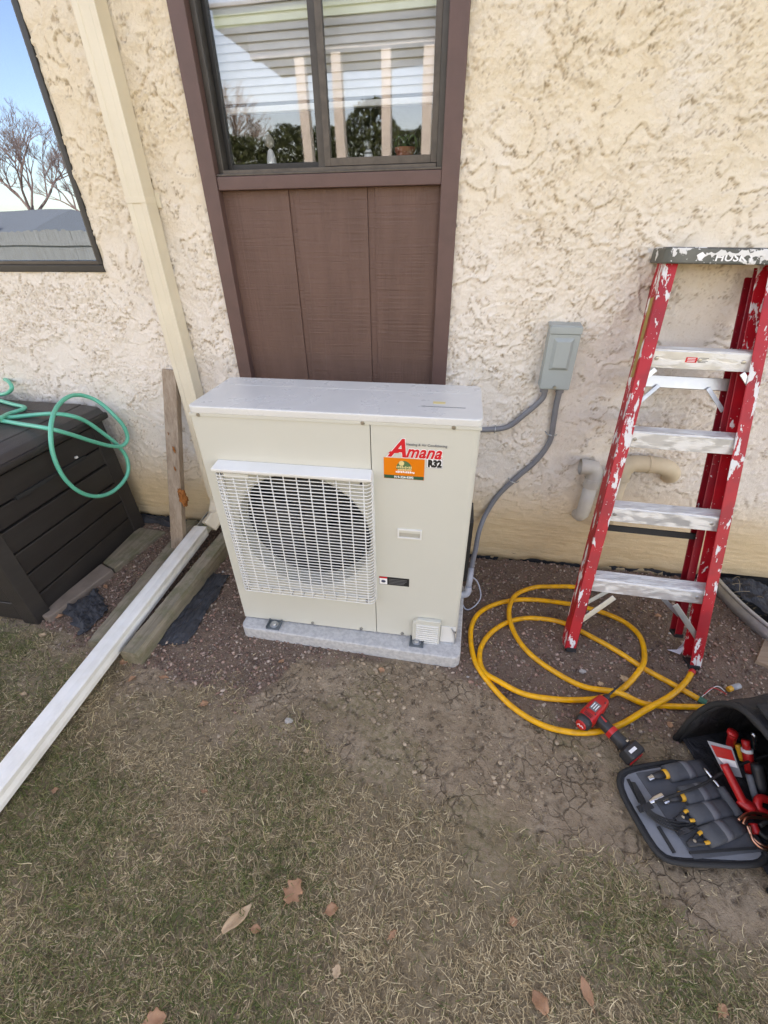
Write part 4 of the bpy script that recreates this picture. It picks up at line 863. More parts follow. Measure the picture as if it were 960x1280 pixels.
# ------------------------------------------------------------------ vent pipes on the wall
vp = thing('vent_pipe', 'short grey plastic vent pipe with an open elbow behind the ladder rail', 'vent pipe')
r_ = .031
MB().tube([(1.435, .0, .315), (1.435, -.015, .318), (1.437, -.035, .325), (1.441, -.05, .345), (1.443, -.053, .38), (1.444, -.053, .53)], r_, 20).obj('pipe', mt['pvc'], vp, smooth=True)
MB().tube([(1.4445, -.053, .50), (1.4445, -.053, .545)], r_+.005, 20).obj('collar', mt['pvc'], vp, smooth=False)
mb = MB(); pa = spline([(1.4445, -.053, .545), (1.4445, -.053, .57), (1.438, -.053, .592), (1.418, -.054, .600), (1.375, -.056, .600)], 5)
mb.tube(pa, r_+.003, 20, cap=False); mb.obj('elbow', mt['pvc'], vp, smooth=True)
MB().tube([(1.374, -.056, .600), (1.384, -.056, .600)], r_+.005, 20, cap=False).obj('rim', mt['pvc'], vp); MB().tube([(1.376, -.056, .600), (1.45, -.056, .600)], r_-.002, 20, cap=False).obj('bore', mt['pvc'], vp)
MB().lathe([(.040, 0), (.043, -.004), (.036, -.008)], (1.435, 0, .312), 20, 'Y').obj('wall_ring', mt['rubber'], vp)
vq = thing('vent_pipe', 'cream painted plastic vent pipe bending into the wall seen through the ladder', 'vent pipe')
r_ = .037
MB().tube([(1.560, -.052, .30), (1.560, -.052, .565)], r_-.004, 20).obj('pipe', mt['pvc_cream'], vq, smooth=True)
MB().tube(spline([(1.560, -.052, .55), (1.560, -.052, .585), (1.568, -.052, .61), (1.588, -.052, .628), (1.61, -.052, .632), (1.66, -.052, .632)], 5), r_, 20).obj('elbow', mt['pvc_cream'], vq, smooth=True)
MB().tube(spline([(1.655, -.052, .632), (1.70, -.052, .630), (1.738, -.049, .618), (1.765, -.038, .594), (1.778, -.018, .570), (1.782, .01, .556)], 5), r_, 20).obj('elbow', mt['pvc_cream'], vq, smooth=True)
for p, q in (((1.652, -.052, .632), (1.664, -.052, .632)), ((1.560, -.052, .548), (1.560, -.052, .560))): MB().tube([p, q], r_+.003, 20).obj('collar', mt['pvc_cream'], vq)
MB().tube([(1.560, -.052, .31), (1.560, -.035, .285), (1.560, .0, .275)], r_-.003, 20).obj('lower_bend', mt['pvc_cream'], vq, smooth=True)

# ------------------------------------------------------------------ stepladder leaning folded on the wall
LA = math.atan2(.515, 1.462)
ld = thing('stepladder', 'red fibreglass stepladder splashed with white paint leaning folded on the wall', 'stepladder', (1.612, -.622, .0), (-LA, R(.9), 0))
TT = 1.555
def hwid(t): return .268-.088*t/TT         # outer half width
def crail(side, y0, y1, t0, t1, hwf, flange, tw, name, m, mi):
    """C channel, web outside, flanges pointing inwards"""
    mb = MB()
    def ringp(t):
        xo = side*hwf(t); i_ = -side
        return [(xo, y0), (xo, y1), (xo+i_*flange, y1), (xo+i_*flange, y1-tw), (xo+i_*tw, y1-tw), (xo+i_*tw, y0+tw), (xo+i_*flange, y0+tw), (xo+i_*flange, y0)]
    a, b = ringp(t0), ringp(t1); vs = [(x, y, t0) for x, y in a]+[(x, y, t1) for x, y in b]
    f = [(i, (i+1) % 8, 8+(i+1) % 8, 8+i) for i in range(8)]+[tuple(range(8)), tuple(range(8, 16))]
    if side > 0: f = [q[::-1] for q in f]
    return mb.add(vs, f).obj(name, mt[m], ld, bev=.002)
for s_ in (-1, 1):
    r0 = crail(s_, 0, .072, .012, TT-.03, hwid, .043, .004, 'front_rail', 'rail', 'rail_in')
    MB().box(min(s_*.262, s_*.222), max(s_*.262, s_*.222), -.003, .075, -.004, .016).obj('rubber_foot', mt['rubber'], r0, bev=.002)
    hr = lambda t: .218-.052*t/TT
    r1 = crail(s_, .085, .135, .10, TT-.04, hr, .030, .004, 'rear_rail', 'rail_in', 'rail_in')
    MB().box(min(s_*.219, s_*.185), max(s_*.219, s_*.185), .083, .138, .088, .104).obj('rubber_foot', mt['rubber'], r1, bev=.002)
MB().add([(-hwid(1.13)-.0008, .018, 1.13), (-hwid(1.13)-.0008, .050, 1.13), (-hwid(1.40)-.0008, .050, 1.40), (-hwid(1.40)-.0008, .018, 1.40)], [(0, 1, 2, 3)]).obj('warning_label', mt['p_yellow'], ld)
for i, t in enumerate((.305, .610, .905, 1.195)):
    hw_ = hwid(t)-.0045; z1 = t+.028
    st_ = MB().box(-hw_, hw_, .003, .066, -.004, 0).box(-hw_, hw_, -.0005, .003, -.060, 0).box(-hw_, hw_, .062, .066, -.026, -.004).obj('step', mt['step'], ld, bev=.0012)
    st_.location = (0, .006, z1); st_.rotation_euler = (R(20), 0, 0)
    for k in range(6): MB().box(-hw_+.004, hw_-.004, .006+k*.0095, .0115+k*.0095, 0, .0028).obj('tread_ridge', mt['step'], st_)
    for x in (-hw_+.055, hw_-.055)+((.0,) if i == 3 else ()):
        if i != 3 and random.random() < .5: continue
        MB().lathe([(.001, -.0055), (.006, -.005), (.0075, -.0008)], (x, 0, -.026), 12, 'Y').obj('rivet', mt['alu'], st_)
    if i == 3:
        MB().box(-.045, -.008, -.0012, -.0008, -.036, -.018).obj('step_label', mt['p_red'], st_); q = MB()
        for k in range(4): q.box(-.003, .022+.006*(k % 2), -.0012, -.0008, -.035+k*.005, -.033+k*.005)
        q.obj('step_print', mt['p_grey'], st_); q = MB()
        for k in range(3): q.box(-.040, -.014, -.0017, -.0013, -.033+k*.005, -.031+k*.005)
        q.obj('label_lines', mt['p_white'], st_)
# rear crossbars, braces, spreaders
for t, y in ((.285, .112), (1.125, .106)): MB().box(-hr(t)+.004, hr(t)-.004, y-.008, y+.008, t-.022, t+.022).obj('rear_bar', mt['alu'], ld, bev=.002)
MB().box(-hr(.62)+.004, hr(.62)-.004, .104, .118, .52, .545).obj('rear_bar', mt['rubber'], ld, bev=.002)
for s_ in (-1, 1):
    t = 1.195-.035; MB().beam((s_*(hwid(t)-.062), .004, t), (s_*(hwid(t)-.006), .01, t-.062), .018, .0035, (0, 1, 0)).obj('brace', mt['alu'], ld, bev=.001)
    MB().beam((s_*.085, .09, 1.11), (s_*.155, .09, 1.03), .016, .004, (0, 1, 0)).obj('spreader', mt['galv'], ld, bev=.001)
    MB().beam((s_*.115, .006, .268), (s_*.247, .012, .115), .022, .005, (0, 1, 0)).obj('brace', mt['alu'], ld, bev=.001)
    MB().beam((s_*.10, .10, .262), (s_*.195, .10, .18), .018, .004, (0, 1, 0)).obj('rear_brace', mt['galv'], ld, bev=.001)
# top cap
cw_ = .198
TC = TT-.02
cp = MB().prism([(-cw_, -.020), (-cw_+.012, -.034), (cw_-.012, -.034), (cw_, -.020), (cw_, .098), (cw_-.02, .110), (-cw_+.02, .110), (-cw_, .098)], -.034, .012, 2).obj('top_cap', mt['cap'], ld, bev=.005, seg=3)
cp.location = (0, 0, TC); cp.rotation_euler = (R(16), 0, 0)
MB().box(-cw_+.008, cw_-.008, -.022, .098, .010, .0145).obj('cap_tray', mt['cap_top'], cp, bev=.002)
text('cap_lettering', 'HUSKY', .030, mt['p_white'], cp, T(.015, -.0346, -.024), .0, .0006, 1.25, align='CENTER'); 
MB().prism([(-.088+.012*math.cos(a)*(1+.25*math.sin(3*a)), -.012+.011*math.sin(a)*(1+.2*math.cos(4*a))) for a in np.linspace(0, 2*math.pi, 14)[:-1]], -.0352, -.0342, 1).obj('cap_emblem', mt['p_white'], cp)
q = MB(); r9 = random.Random(4)
for (a, b, wd) in ((-.075, .10, .010),):
    n = 26; top = [(a+(b-a)*k/n, -.002+r9.uniform(-.002, .011)) for k in range(n+1)]; bot = [(a+(b-a)*k/n, -.006-r9.uniform(0, .010)*(1 if r9.random() < .6 else .2)) for k in range(n+1)]; q.prism(top+bot[::-1], -.0356, -.0343, 1)
q.obj('paint_smear', mt['white_paint'], cp)

# ------------------------------------------------------------------ yellow hoses
def zc(u, v): return (560+u/2.8235, 700+v/2.8235)
h1 = [(885, 490, 1), (800, 440, 1), (690, 380, 1), (600, 322, 1), (500, 265, 1), (400, 222, 1), (300, 205, 1), (220, 217, 1), (158, 252, 1), (120, 300, 1), (112, 350, 1), (130, 395, 1), (175, 435, 2.6), (260, 468, 1), (350, 486, 1), (450, 492, 1), (540, 485, 1), (620, 450, 1), (677, 390, 2.8), (694, 330, 1), (678, 270, 1), (630, 222, 1), (560, 188, 1), (480, 165, 1), (400, 150, 1), (290, 141, 1), (215, 146, 1), (150, 163, 1), (105, 195, 1), (82, 240, 1), (82, 300, 1), (100, 365, 1), (145, 432, 1), (220, 510, 1), (310, 570, 1), (400, 600, 1), (500, 607, 1), (600, 585, 1), (700, 535, 2.8), (780, 490, 2.8), (835, 435, 1.5), (858, 400, 1.2)]
h2 = [(1040, 520, 1), (885, 517, 1), (780, 517, 1), (690, 505, 1), (590, 480, 2.8), (480, 445, 1), (380, 395, 1), (290, 330, 1), (235, 262, 1), (213, 195, 2.6), (235, 138, 2.8), (300, 101, 1), (360, 93, 1), (430, 93, 1), (520, 100, 1), (600, 104, 1), (660, 100, 1)]
def ghose(L_):
    out = []
    for u, v, k in L_:
        p = PZ(*zc(u, v), .0105); p.z = max(hz(p.x, p.y), -.004)+.0108+(k-1)*.0118; out.append(p)
    return out
hy = thing('air_hose', 'yellow air hose coiled on the gravel with red tip by the ladder foot', 'air hose')
hp1 = ghose(h1); MB().tube(spline(hp1, 7), .0108, 12).obj('tube', mt['hose_yellow'], hy, smooth=True)
e = hp1[-1]; dd = (hp1[-1]-hp1[-2]).normalized(); MB().tube([e, e+dd*.02], .012, 12).obj('red_end', mt['red'], hy, smooth=True)
e = hp1[0]; dd = (hp1[0]-hp1[1]).normalized(); MB().tube([e, e+dd*.025], .013, 8).obj('green_fitting', M('green_fitting', (.01, .13, .08), .4), hy)
hy2 = thing('air_hose', 'yellow air hose running from the tool bag in one wide loop behind the ladder', 'air hose')
MB().tube(spline(ghose(h2), 7), .0108, 12).obj('tube', mt['hose_yellow'], hy2, smooth=True)

# ------------------------------------------------------------------ cordless right-angle driver lying on the hose
dr = thing('cordless_driver', 'red and black cordless impact tool lying on the yellow hose', 'power tool')
zt = .050
a0 = PZ(728, 904, zt); a1 = PZ(755, 875, zt); bit = PZ(779, 853, .035); hn0 = PZ(746, 896, zt); hn1 = PZ(783, 934, .040)
ax_ = (a1-a0).normalized()
MB().sweep([a0+ax_*.012, a0+ax_*.03, a0.lerp(a1, .6), a1-ax_*.012, a1], [(.024, .026), (.029, .031), (.028, .030), (.022, .025), (.016, .018)], 16, 4).obj('head', mt['red'], dr, smooth=False, bev=.003)
MB().sweep([a0-ax_*.010, a0, a0+ax_*.014], [(.020, .022), (.027, .029), (.028, .030)], 18, 2.4).obj('rear_cap', mt['black'], dr, smooth=True)
cp_ = MB().sweep([a0-ax_*.014, a0-ax_*.010], [(.016, .018), (.019, .021)], 18, 2.1).obj('rear_badge', mt['red'], dr, smooth=False)
c = a0-ax_*.0148; side = ax_.cross(Vector((0, 0, 1))).normalized(); MB().tube([c-side*.010+Vector((0, 0, -.004)), c-side*.004+Vector((0, 0, .006)), c+Vector((0, 0, -.002)), c+side*.005+Vector((0, 0, .005)), c+side*.011+Vector((0, 0, -.002))], .0016, 5).obj('badge_script', mt['p_white'], cp_)
MB().sweep([a1, a1+ax_*.018, a1+ax_*.03], [(.016, .017), (.013, .013), (.008, .008)], 16, 2).obj('collet', mt['black'], dr, smooth=True)
MB().tube([a1+ax_*.028, bit], [.0042, .003], 8).obj('bit', mt['black'], dr, smooth=True)
lbm = a0.lerp(a1, .48)+Vector((0, 0, .031)); u_ = ax_*.021; v_ = side*.013
lq = MB().add([lbm-u_-v_, lbm+u_-v_, lbm+u_+v_, lbm-u_+v_], [(0, 1, 2, 3)]).obj('side_label', mt['p_grey'], dr); lq.location.z = .0012
q = MB()
for k in (-.6, 0, .6):
    o_ = lbm+v_*k+Vector((0, 0, .002)); q.add([o_-u_*.7-v_*.12, o_+u_*.6-v_*.12, o_+u_*.6+v_*.12, o_-u_*.7+v_*.12], [(0, 1, 2, 3)])
q.obj('label_text', mt['p_white'], lq)
for t_, o_ in ((.30, .6), (.30, -.6), (.78, .55)): c = a0.lerp(a1, t_)+side*.026*o_+Vector((0, 0, .0285)); MB().tube([c, c+Vector((0, 0, .002))], .0028, 8).obj('screw', mt['black'], dr)
for t_ in (.14, .18, .22): c = a0.lerp(a1, t_)+Vector((0, 0, .0305)); MB().beam(c-side*.014, c+side*.014, .0016, .0016).obj('vent', mt['black'], dr)
MB().sweep([a0.lerp(a1, .25)-side*.004, a0.lerp(a1, .62)-side*.004], [(.0235, .0225), (.0235, .0225)], 14, 3).obj('lower_housing', mt['black'], dr)
hd_ = (hn1-hn0).normalized()
MB().sweep([hn0-hd_*.015, hn0+hd_*.02, hn0.lerp(hn1, .45), hn0.lerp(hn1, .75), hn1], [(.022, .024), (.019, .021), (.0175, .020), (.019, .021), (.022, .023)], 16, 2.6).obj('handle', mt['black'], dr, smooth=True)
q_ = hn0.lerp(hn1, .52); MB().sweep([q_-hd_*.008, q_+hd_*.008], [(.0195, .0222), (.0203, .0228)], 16, 2.6).obj('red_band', mt['red'], dr, smooth=False)
MB().tube([hn0+side*.0+Vector((0, 0, .018))+hd_*.01, hn0+hd_*.035+Vector((0, 0, .020))], .004, 8).obj('trigger', mt['red'], dr)
bt = hn1+hd_*.022; sdv = hd_.cross(Vector((0, 0, 1))).normalized()
b_ = MB().sweep([bt-hd_*.024, bt-hd_*.018, bt+hd_*.012, bt+hd_*.018], [(.026, .022), (.034, .030), (.036, .031), (.032, .027)], 20, 5).obj('battery', mt['black'], dr, smooth=False, bev=.002)
b2 = MB().beam(bt-sdv*.005+Vector((0, 0, .030)), bt+sdv*.026+Vector((0, 0, .030)), .010, .003).obj('battery_label', mt['p_white'], b_)
MB().beam(bt+hd_*.0188-sdv*.03+Vector((0, 0, -.008)), bt+hd_*.0188+sdv*.03+Vector((0, 0, -.008)), .004, .014).obj('battery_stripe', mt['red'], b_)
MB().beam(bt-hd_*.03-sdv*.010+Vector((0, 0, .022)), bt-hd_*.03+sdv*.0+Vector((0, 0, .022)), .006, .003).obj('clip', mt['steel'], b_)

# ------------------------------------------------------------------ tool bag
tb = thing('tool_bag', 'open black nylon tool bag with its pocketed flap folded onto the soil', 'tool bag')
HA = Vector((1.700, -1.000, .02)); HBp = Vector((1.775, -1.315, .02))   # hinge line
hx = (HBp-HA).normalized(); out = Vector((hx.y, -hx.x, 0)); out = out if out.x < 0 else -out
# body: arch-shaped shell running back from the opening
n = 22; m_ = 8; vs = []
def arch(k, depth, wgrow=0, hgrow=0):
    a = math.pi*k/n; c_, s_ = math.cos(a), math.sin(a); ww = .232+wgrow; hh_ = .335+hgrow
    y = math.copysign(abs(c_)**.5, c_)*ww; z = abs(s_)**.5*hh_
    mid = (HA+HBp)/2
    return mid-hx*y-out*depth+Vector((0, 0, z-.02))
for j in range(m_+1):
    dpt = -.015+.40*j/m_; g_ = -.02*abs(j/m_-.5)*2
    for k in range(n+1):
        p = arch(k, dpt+(.05*math.sin(math.pi*k/n) if j == 0 else 0)*(1), g_, g_); p += Vector((0, 0, .006*math.sin(k*1.7+j)+.004*math.sin(j*2.3+k*.9))); vs.append(p)
f = [(j*(n+1)+k, j*(n+1)+k+1, (j+1)*(n+1)+k+1, (j+1)*(n+1)+k) for j in range(m_) for k in range(n)]
f.append(tuple(m_*(n+1)+k for k in range(n+1)))
sh = link('shell', vs, f, mt['nylon'], tb, smooth=True); s_ = sh.modifiers.new('solid', 'SOLIDIFY'); s_.thickness = .012; s_.offset = -1
MB().add([arch(0, -.01)+Vector((0, 0, .022)), arch(n, -.01)+Vector((0, 0, .022)), arch(n, .38)+Vector((0, 0, .022)), arch(0, .38)+Vector((0, 0, .022))], [(0, 1, 2, 3)]).obj('floor', mt['nylon'], tb)
MB().tube([arch(k, -.018+.05*math.sin(math.pi*k/n), -.018, -.018) for k in range(n+1)], .009, 8).obj('rim_piping', mt['rubber'], tb, smooth=True)
# textured cover rolled over the top of the opening
vs = []; nn, mm = 12, 8
for i in range(nn+1):
    k = 9+i*(12.5)/nn
    for j in range(mm+1):
        t = j/mm; a = math.pi*k/n; p = arch(k, .36-.30*t-.05*(i/nn)*t, .012, .016+.01*math.sin(t*5)); p += Vector((0, 0, -.012*t*t))
        vs.append(p)
f = [(i*(mm+1)+j, (i+1)*(mm+1)+j, (i+1)*(mm+1)+j+1, i*(mm+1)+j+1) for i in range(nn) for j in range(mm)]
cv = link('cover', vs, f, mt['nylon_tex'], tb, smooth=True); s_ = cv.modifiers.new('solid', 'SOLIDIFY'); s_.thickness = .010
# flap: rounded padded board lying on the soil
fc = [PZ(*p, .022) for p in [(868, 948), (776, 962), (772, 985), (815, 1062), (838, 1080), (950, 1083), (962, 1068)]]
fl = [(p.x, p.y) for p in fc]
def smooth_poly(P, it=2):
    for _ in range(it):
        Q = []
        for i in range(len(P)):
            a, b = Vector(P[i]), Vector(P[(i+1) % len(P)]); Q += [tuple(a*.8+b*.2), tuple(a*.2+b*.8)]
        P = Q
    return P
flp = smooth_poly([(p[0], p[1]) for p in fl]); flap = MB().prism(flp, .004, .026, 2).obj('flap', mt['nylon'], tb, bev=.006, seg=3)
cen = Vector((sum(p[0] for p in flp)/len(flp), sum(p[1] for p in flp)/len(flp)))
def inset(P, k): return [tuple(Vector(p)+(cen-Vector(p)).normalized()*k) for p in P]
MB().tube([(x, y, .024) for x, y in flp], .008, 8, closed=True).obj('piping', mt['rubber'], flap, smooth=True)
MB().prism(inset(flp, .014), .0262, .0285, 2).obj('lining', mt['felt'], flap, bev=.001)
def FQ(u, v, z): return PZ(u, v, z)
pn = [FQ(*p, .031) for p in [(795, 966), (872, 955), (955, 1064), (868, 1074)]]
MB().prism([(p.x, p.y) for p in pn], .0286, .0315, 2).obj('pocket_panel', mt['felt_dark'], flap, bev=.001)
for u0, v0, u1, v1 in [(785, 974, 800, 1003), (823, 1033, 843, 1066)]:
    a, b = FQ(u0, v0, .031), FQ(u1, v1, .031); MB().beam(a, b, .009, .005).obj('hook_strip', mt['rubber'], flap)
MB().beam(FQ(862, 1066, .033), FQ(945, 1060, .033), .006, .006).obj('seam_strip', mt['rubber'], flap)
PK = [((833, 968), (882, 958)), ((853, 996), (897, 986)), ((862, 1021), (912, 1008)), ((880, 1048), (925, 1030))]
tools = []
for i, (p, q) in enumerate(PK):
    a, b = FQ(*p, .036), FQ(*q, .034); dd = (b-a).normalized()
    a = a+Vector((0, 0, .004)); sz = [(.026, .014), (.027, .016), (.026, .015), (.025, .012), (.022, .006)]
    pts_ = [a.lerp(b, t) for t in (0, .25, .55, .8, 1)]
    pk = MB().sweep(pts_, sz, 16, 2.6).obj('pocket', mt['felt_dark'], flap, smooth=True)
    MB().sweep([a.lerp(b, .42), a.lerp(b, .62)], [(.0272, .0164), (.0265, .0154)], 16, 2.6).obj('pocket_band', mt['web'], pk, smooth=True)
    tools.append((a, dd))
# tools in the flap pockets
spec = [('crimping_tool', 'yellow collared pliers in the topmost flap pocket of the tool bag', 'steel', .058), ('screwdriver', 'black screwdriver with yellow ring in the second flap pocket from the top', 'steel', .060), ('side_cutters', 'black cutters with curved yellow grip in the third flap pocket of the tool bag', None, .030), ('cable_strippers', 'black strippers with two yellow grip ends in the bottom flap pocket', None, .042)]
for (a, dd), (nm, lab, tip, ln) in zip(tools, spec):
    t = thing(nm, lab, 'hand tool'); s2 = dd.cross(Vector((0, 0, 1))).normalized()
    if tip:
        MB().sweep([a-dd*.012, a-dd*.004, a+dd*.012], [(.013, .011), (.015, .013), (.013, .011)], 14, 2.3).obj('yellow_collar', mt['yellow'], t, smooth=True)
        MB().sweep([a-dd*(ln-.008), a-dd*.03, a-dd*.011], [(.008, .007), (.011, .010), (.012, .010)], 14, 2.3).obj('grip', mt['black'], t, smooth=True)
        MB().sweep([a-dd*(ln+.012)+s2*.004, a-dd*(ln-.004)+s2*.002, a-dd*(ln-.010)], [(.007, .004), (.009, .006), (.006, .005)], 12, 3).obj('jaw', mt['steel'], t, smooth=False, bev=.001)
    else:
        sp_ = .010
        for k in (-1, 1):
            MB().tube(spline([a+dd*.02+s2*k*sp_*.9, a-dd*.004+s2*k*sp_*1.1, a-dd*.02+s2*k*sp_, a-dd*ln+s2*k*sp_*.2], 5), [.0055]*16, 8).obj('handle', mt['black'], t, smooth=True)
            MB().tube(spline([a+dd*.008+s2*k*sp_*1.15+Vector((0, 0, .004)), a-dd*.003+s2*k*sp_*1.3+Vector((0, 0, .006)), a-dd*.013+s2*k*sp_*1.1+Vector((0, 0, .005))], 5), .0048, 8).obj('yellow_grip', mt['yellow'], t, smooth=True)
        MB().sweep([a-dd*(ln-.004), a-dd*(ln+.02)], [(.013, .006), (.006, .004)], 12, 3).obj('jaw', mt['black'], t, bev=.001)
        MB().lathe([(.0045, .0), (.0045, .009)], a-dd*(ln-.002), 10).obj('pivot', mt['steel'], t)
lead = thing('test_lead', 'coiled black test lead held by a strap on the tool bag flap', 'test lead')
for k in range(4):
    o_ = k*.006
    MB().tube(spline([FQ(790+k, 978, .036+o_*.4), FQ(797+k*2, 995, .040), FQ(806+k*2, 1012, .046+o_*.3), FQ(822+k*2, 1028-k*2, .044), FQ(850, 1040-k*4, .042), FQ(868, 1036-k*4, .040)], 6), .0028, 7).obj('lead', mt['rubber'], lead, smooth=True)
MB().beam(FQ(798, 1012, .047), FQ(815, 1006, .050), .018, .006).obj('strap', mt['nylon'], flap, bev=.001); MB().beam(FQ(846, 1042, .046), FQ(862, 1036, .049), .014, .006).obj('strap', mt['nylon'], flap, bev=.001)
# probe lying across the flap into the bag
pb = thing('probe_lead', 'black cable lying across the flap from its metal plug into the tool bag', 'cable')
MB().tube(spline([FQ(818, 1002, .055), FQ(845, 993, .062), FQ(875, 982, .066), FQ(905, 965, .07), FQ(935, 952, .08), FQ(975, 940, .09)], 6), .0042, 8).obj('cable', mt['rubber'], pb, smooth=True)
MB().sweep([FQ(812, 1003, .052), FQ(819, 999, .053), FQ(828, 994, .054)], [(.005, .004), (.009, .007), (.008, .006)], 10, 3).obj('plug', mt['steel'], pb, bev=.001)
# contents of the bag
def inb(u, v, x): return PX(u, v, x)
def stick(name, label, pts, r_, m, extra=None, sm=True):
    t = thing(name, label, 'hand tool'); MB().tube(spline(pts, 4), r_, 10).obj('shaft', mt[m], t, smooth=sm); return t
t = stick('red_handle_tool', 'red ring ended handle standing at the back of the tool bag', [PZ(913, 932, .05), PZ(916, 918, .13)], .013, 'red'); MB().lathe([(.007, -.002), (.015, 0), (.016, .008), (.007, .012)], PZ(915, 917, .135), 14).obj('ring_end', mt['red'], t, smooth=True)
t = stick('torpedo_pipe_wrench', 'long red wrench slanting across the bag opening beside the clear package', [PZ(932, 1008, .045), PZ(920, 985, .07), PZ(905, 955, .10)], .0125, 'red'); MB().sweep([PZ(932, 1012, .045), PZ(936, 1003, .05)], [(.026, .014), (.022, .013)], 14, 2.6).obj('wide_head', mt['red'], t, smooth=True)
t = stick('red_screwdriver', 'red screwdriver with white collar upright behind the slanting wrench', [PZ(938, 965, .04), PZ(934, 938, .10)], .015, 'red'); MB().tube([PZ(934, 940, .10), PZ(933.5, 936, .108)], .0165, 12).obj('collar', mt['p_white'], t, smooth=True); MB().tube([PZ(933.5, 936, .108), PZ(932, 925, .13)], .012, 12).obj('cap', mt['red'], t, smooth=True)
t = stick('black_driver', 'thick black handled driver at the right of the bag opening', [PZ(952, 990, .04), PZ(946, 955, .10)], .017, 'black')
t = stick('red_pliers', 'red dipped pliers lying low at the right edge of the bag', [PZ(966, 1002, .05), PZ(950, 998, .06), PZ(948, 1010, .05), PZ(966, 1022, .04)], .012, 'red')
t = stick('red_pliers', 'red grip poking out under the copper tubing coil', [PZ(941, 1030, .04), PZ(946, 1043, .035)], .012, 'red')
t = stick('orange_knife', 'short orange and black knife lying between the package and the red screwdriver', [PZ(928, 950, .04), PZ(922, 930, .08)], .009, 'yellow')
t = stick('black_wrench', 'black wrench handle behind the white collared red screwdriver', [PZ(945, 940, .05), PZ(942, 915, .11)], .010, 'steel')
t = stick('grey_nut_driver', 'grey handled nut driver between the slanting wrench and the black driver', [PZ(945, 1000, .035), PZ(936, 968, .07)], .010, 'felt')
t = stick('silver_gauge', 'shiny steel rod lying along the hinge of the tool bag flap', [PZ(880, 960, .05), PZ(901, 986, .045)], .005, 'steel')
t = stick('grey_screwdriver', 'dark grey handle lying beside the steel rod along the bag hinge', [PZ(900, 985, .04), PZ(924, 1020, .035)], .014, 'felt_dark')
pk = thing('blister_pack', 'red and white cardboard tool package leaning in the bag opening', 'package')
c4 = [PZ(884, 926, .14), PZ(915, 934, .15), PZ(928, 972, .07), PZ(905, 968, .06)]; nrm = (c4[1]-c4[0]).cross(c4[3]-c4[0]).normalized()*.002; nrm = nrm if nrm.z > 0 else -nrm
def quad(nm, a, b, c_, d_, off, m, par, th_=.002):
    P = [x+nrm.normalized()*off for x in (a, b, c_, d_)]; P2 = [x-nrm.normalized()*th_ for x in P]; MB().add(P+P2, [(0, 1, 2, 3), (7, 6, 5, 4), (0, 4, 5, 1), (1, 5, 6, 2), (2, 6, 7, 3), (3, 7, 4, 0)]).obj(nm, mt[m], par)
quad('card', *c4, .0, 'card', pk)
L_ = lambda t, s_: c4[0].lerp(c4[3], t).lerp(c4[1].lerp(c4[2], t), s_)
quad('red_print', L_(.10, .08), L_(.10, .92), L_(.45, .92), L_(.45, .08), .0022, 'red', pk, .001); quad('white_print', L_(.46, .12), L_(.46, .92), L_(.68, .92), L_(.68, .30), .0022, 'p_white', pk, .001)
cc = thing('copper_coil', 'small coil of bright copper tubing at the corner of the tool bag', 'copper tube')
for k in range(2):
    MB().tube(spline([PZ(923+k*6, 1025+k*5, .055), PZ(935, 1017+k*5, .06), PZ(955, 1018+k*5, .06), PZ(985, 1030, .06), PZ(990, 1052, .05), PZ(960, 1058+k*4, .045), PZ(942, 1048+k*3, .045), PZ(934+k*3, 1032, .05)], 6), .0042, 10).obj('tube', mt['copper'], cc, smooth=True)
bc = thing('black_cable', 'black cable coil inside the copper tubing at the frame edge', 'cable')
MB().tube(spline([PZ(950, 1032, .05), PZ(965, 1026, .05), PZ(985, 1040, .05), PZ(962, 1048, .045), PZ(949, 1040, .045)], 6), .006, 8).obj('tube', mt['rubber'], bc, smooth=True)
# small coloured wires and a clear connector behind the bag
wr = thing('wire_scrap', 'tangle of thin red and white wire behind the tool bag', 'wire')
MB().tube(spline([PZ(880, 868, .02), PZ(890, 860, .03), PZ(900, 863, .02), PZ(908, 868, .015)], 6), .0018, 6).obj('red_wire', mt['red'], wr, smooth=True); MB().tube(spline([PZ(876, 872, .015), PZ(895, 858, .03), PZ(906, 864, .02)], 6), .0015, 6).obj('white_wire', mt['white_paint'], wr, smooth=True)
fi = thing('brass_fitting', 'small yellow and clear fitting on the gravel behind the tool bag', 'fitting')
MB().tube([PZ(910, 862, .015), PZ(915, 860, .018)], .010, 10).obj('yellow_nut', mt['yellow'], fi); MB().tube([PZ(915, 860, .018), PZ(924, 857, .02)], .011, 12).obj('clear_body', mt['card'], fi, smooth=True)

# ------------------------------------------------------------------ window well
ww = thing('window_well', 'galvanised corrugated steel window well half buried by the wall', 'window well', (WCX, 0, 0))
n = 60; prof = [(.012, .070), (.016, .078), (.008, .083), (.0, .078), (-.002, .068), (.004, .055), (.014, .040), (.016, .020), (.004, .0), (-.006, -.02), (.004, -.05), (.016, -.08), (.004, -.12), (-.006, -.16), (.004, -.3), (.0, -.44)]
vs = []
for i in range(n+1):
    a = math.pi+math.pi*i/n; cx_, sy_ = math.cos(a), math.sin(a); nrm_ = Vector((cx_/WA, sy_/WB, 0)).normalized()
    for o_, z in prof: vs.append(Vector((cx_*WA, sy_*WB, z))+nrm_*o_)
k = len(prof); wo = link('steel_ring', vs, [(i*k+j, i*k+j+1, (i+1)*k+j+1, (i+1)*k+j) for i in range(n) for j in range(k-1)], mt['galv'], ww, smooth=True); s_ = wo.modifiers.new('solid', 'SOLIDIFY'); s_.thickness = .0025
sheet('landscape_fabric', [(893, 712), (905, 735), (962, 768), (962, 735)], 'dark debris and torn fabric filling the top of the window well', .012, 6)
tw = MB()
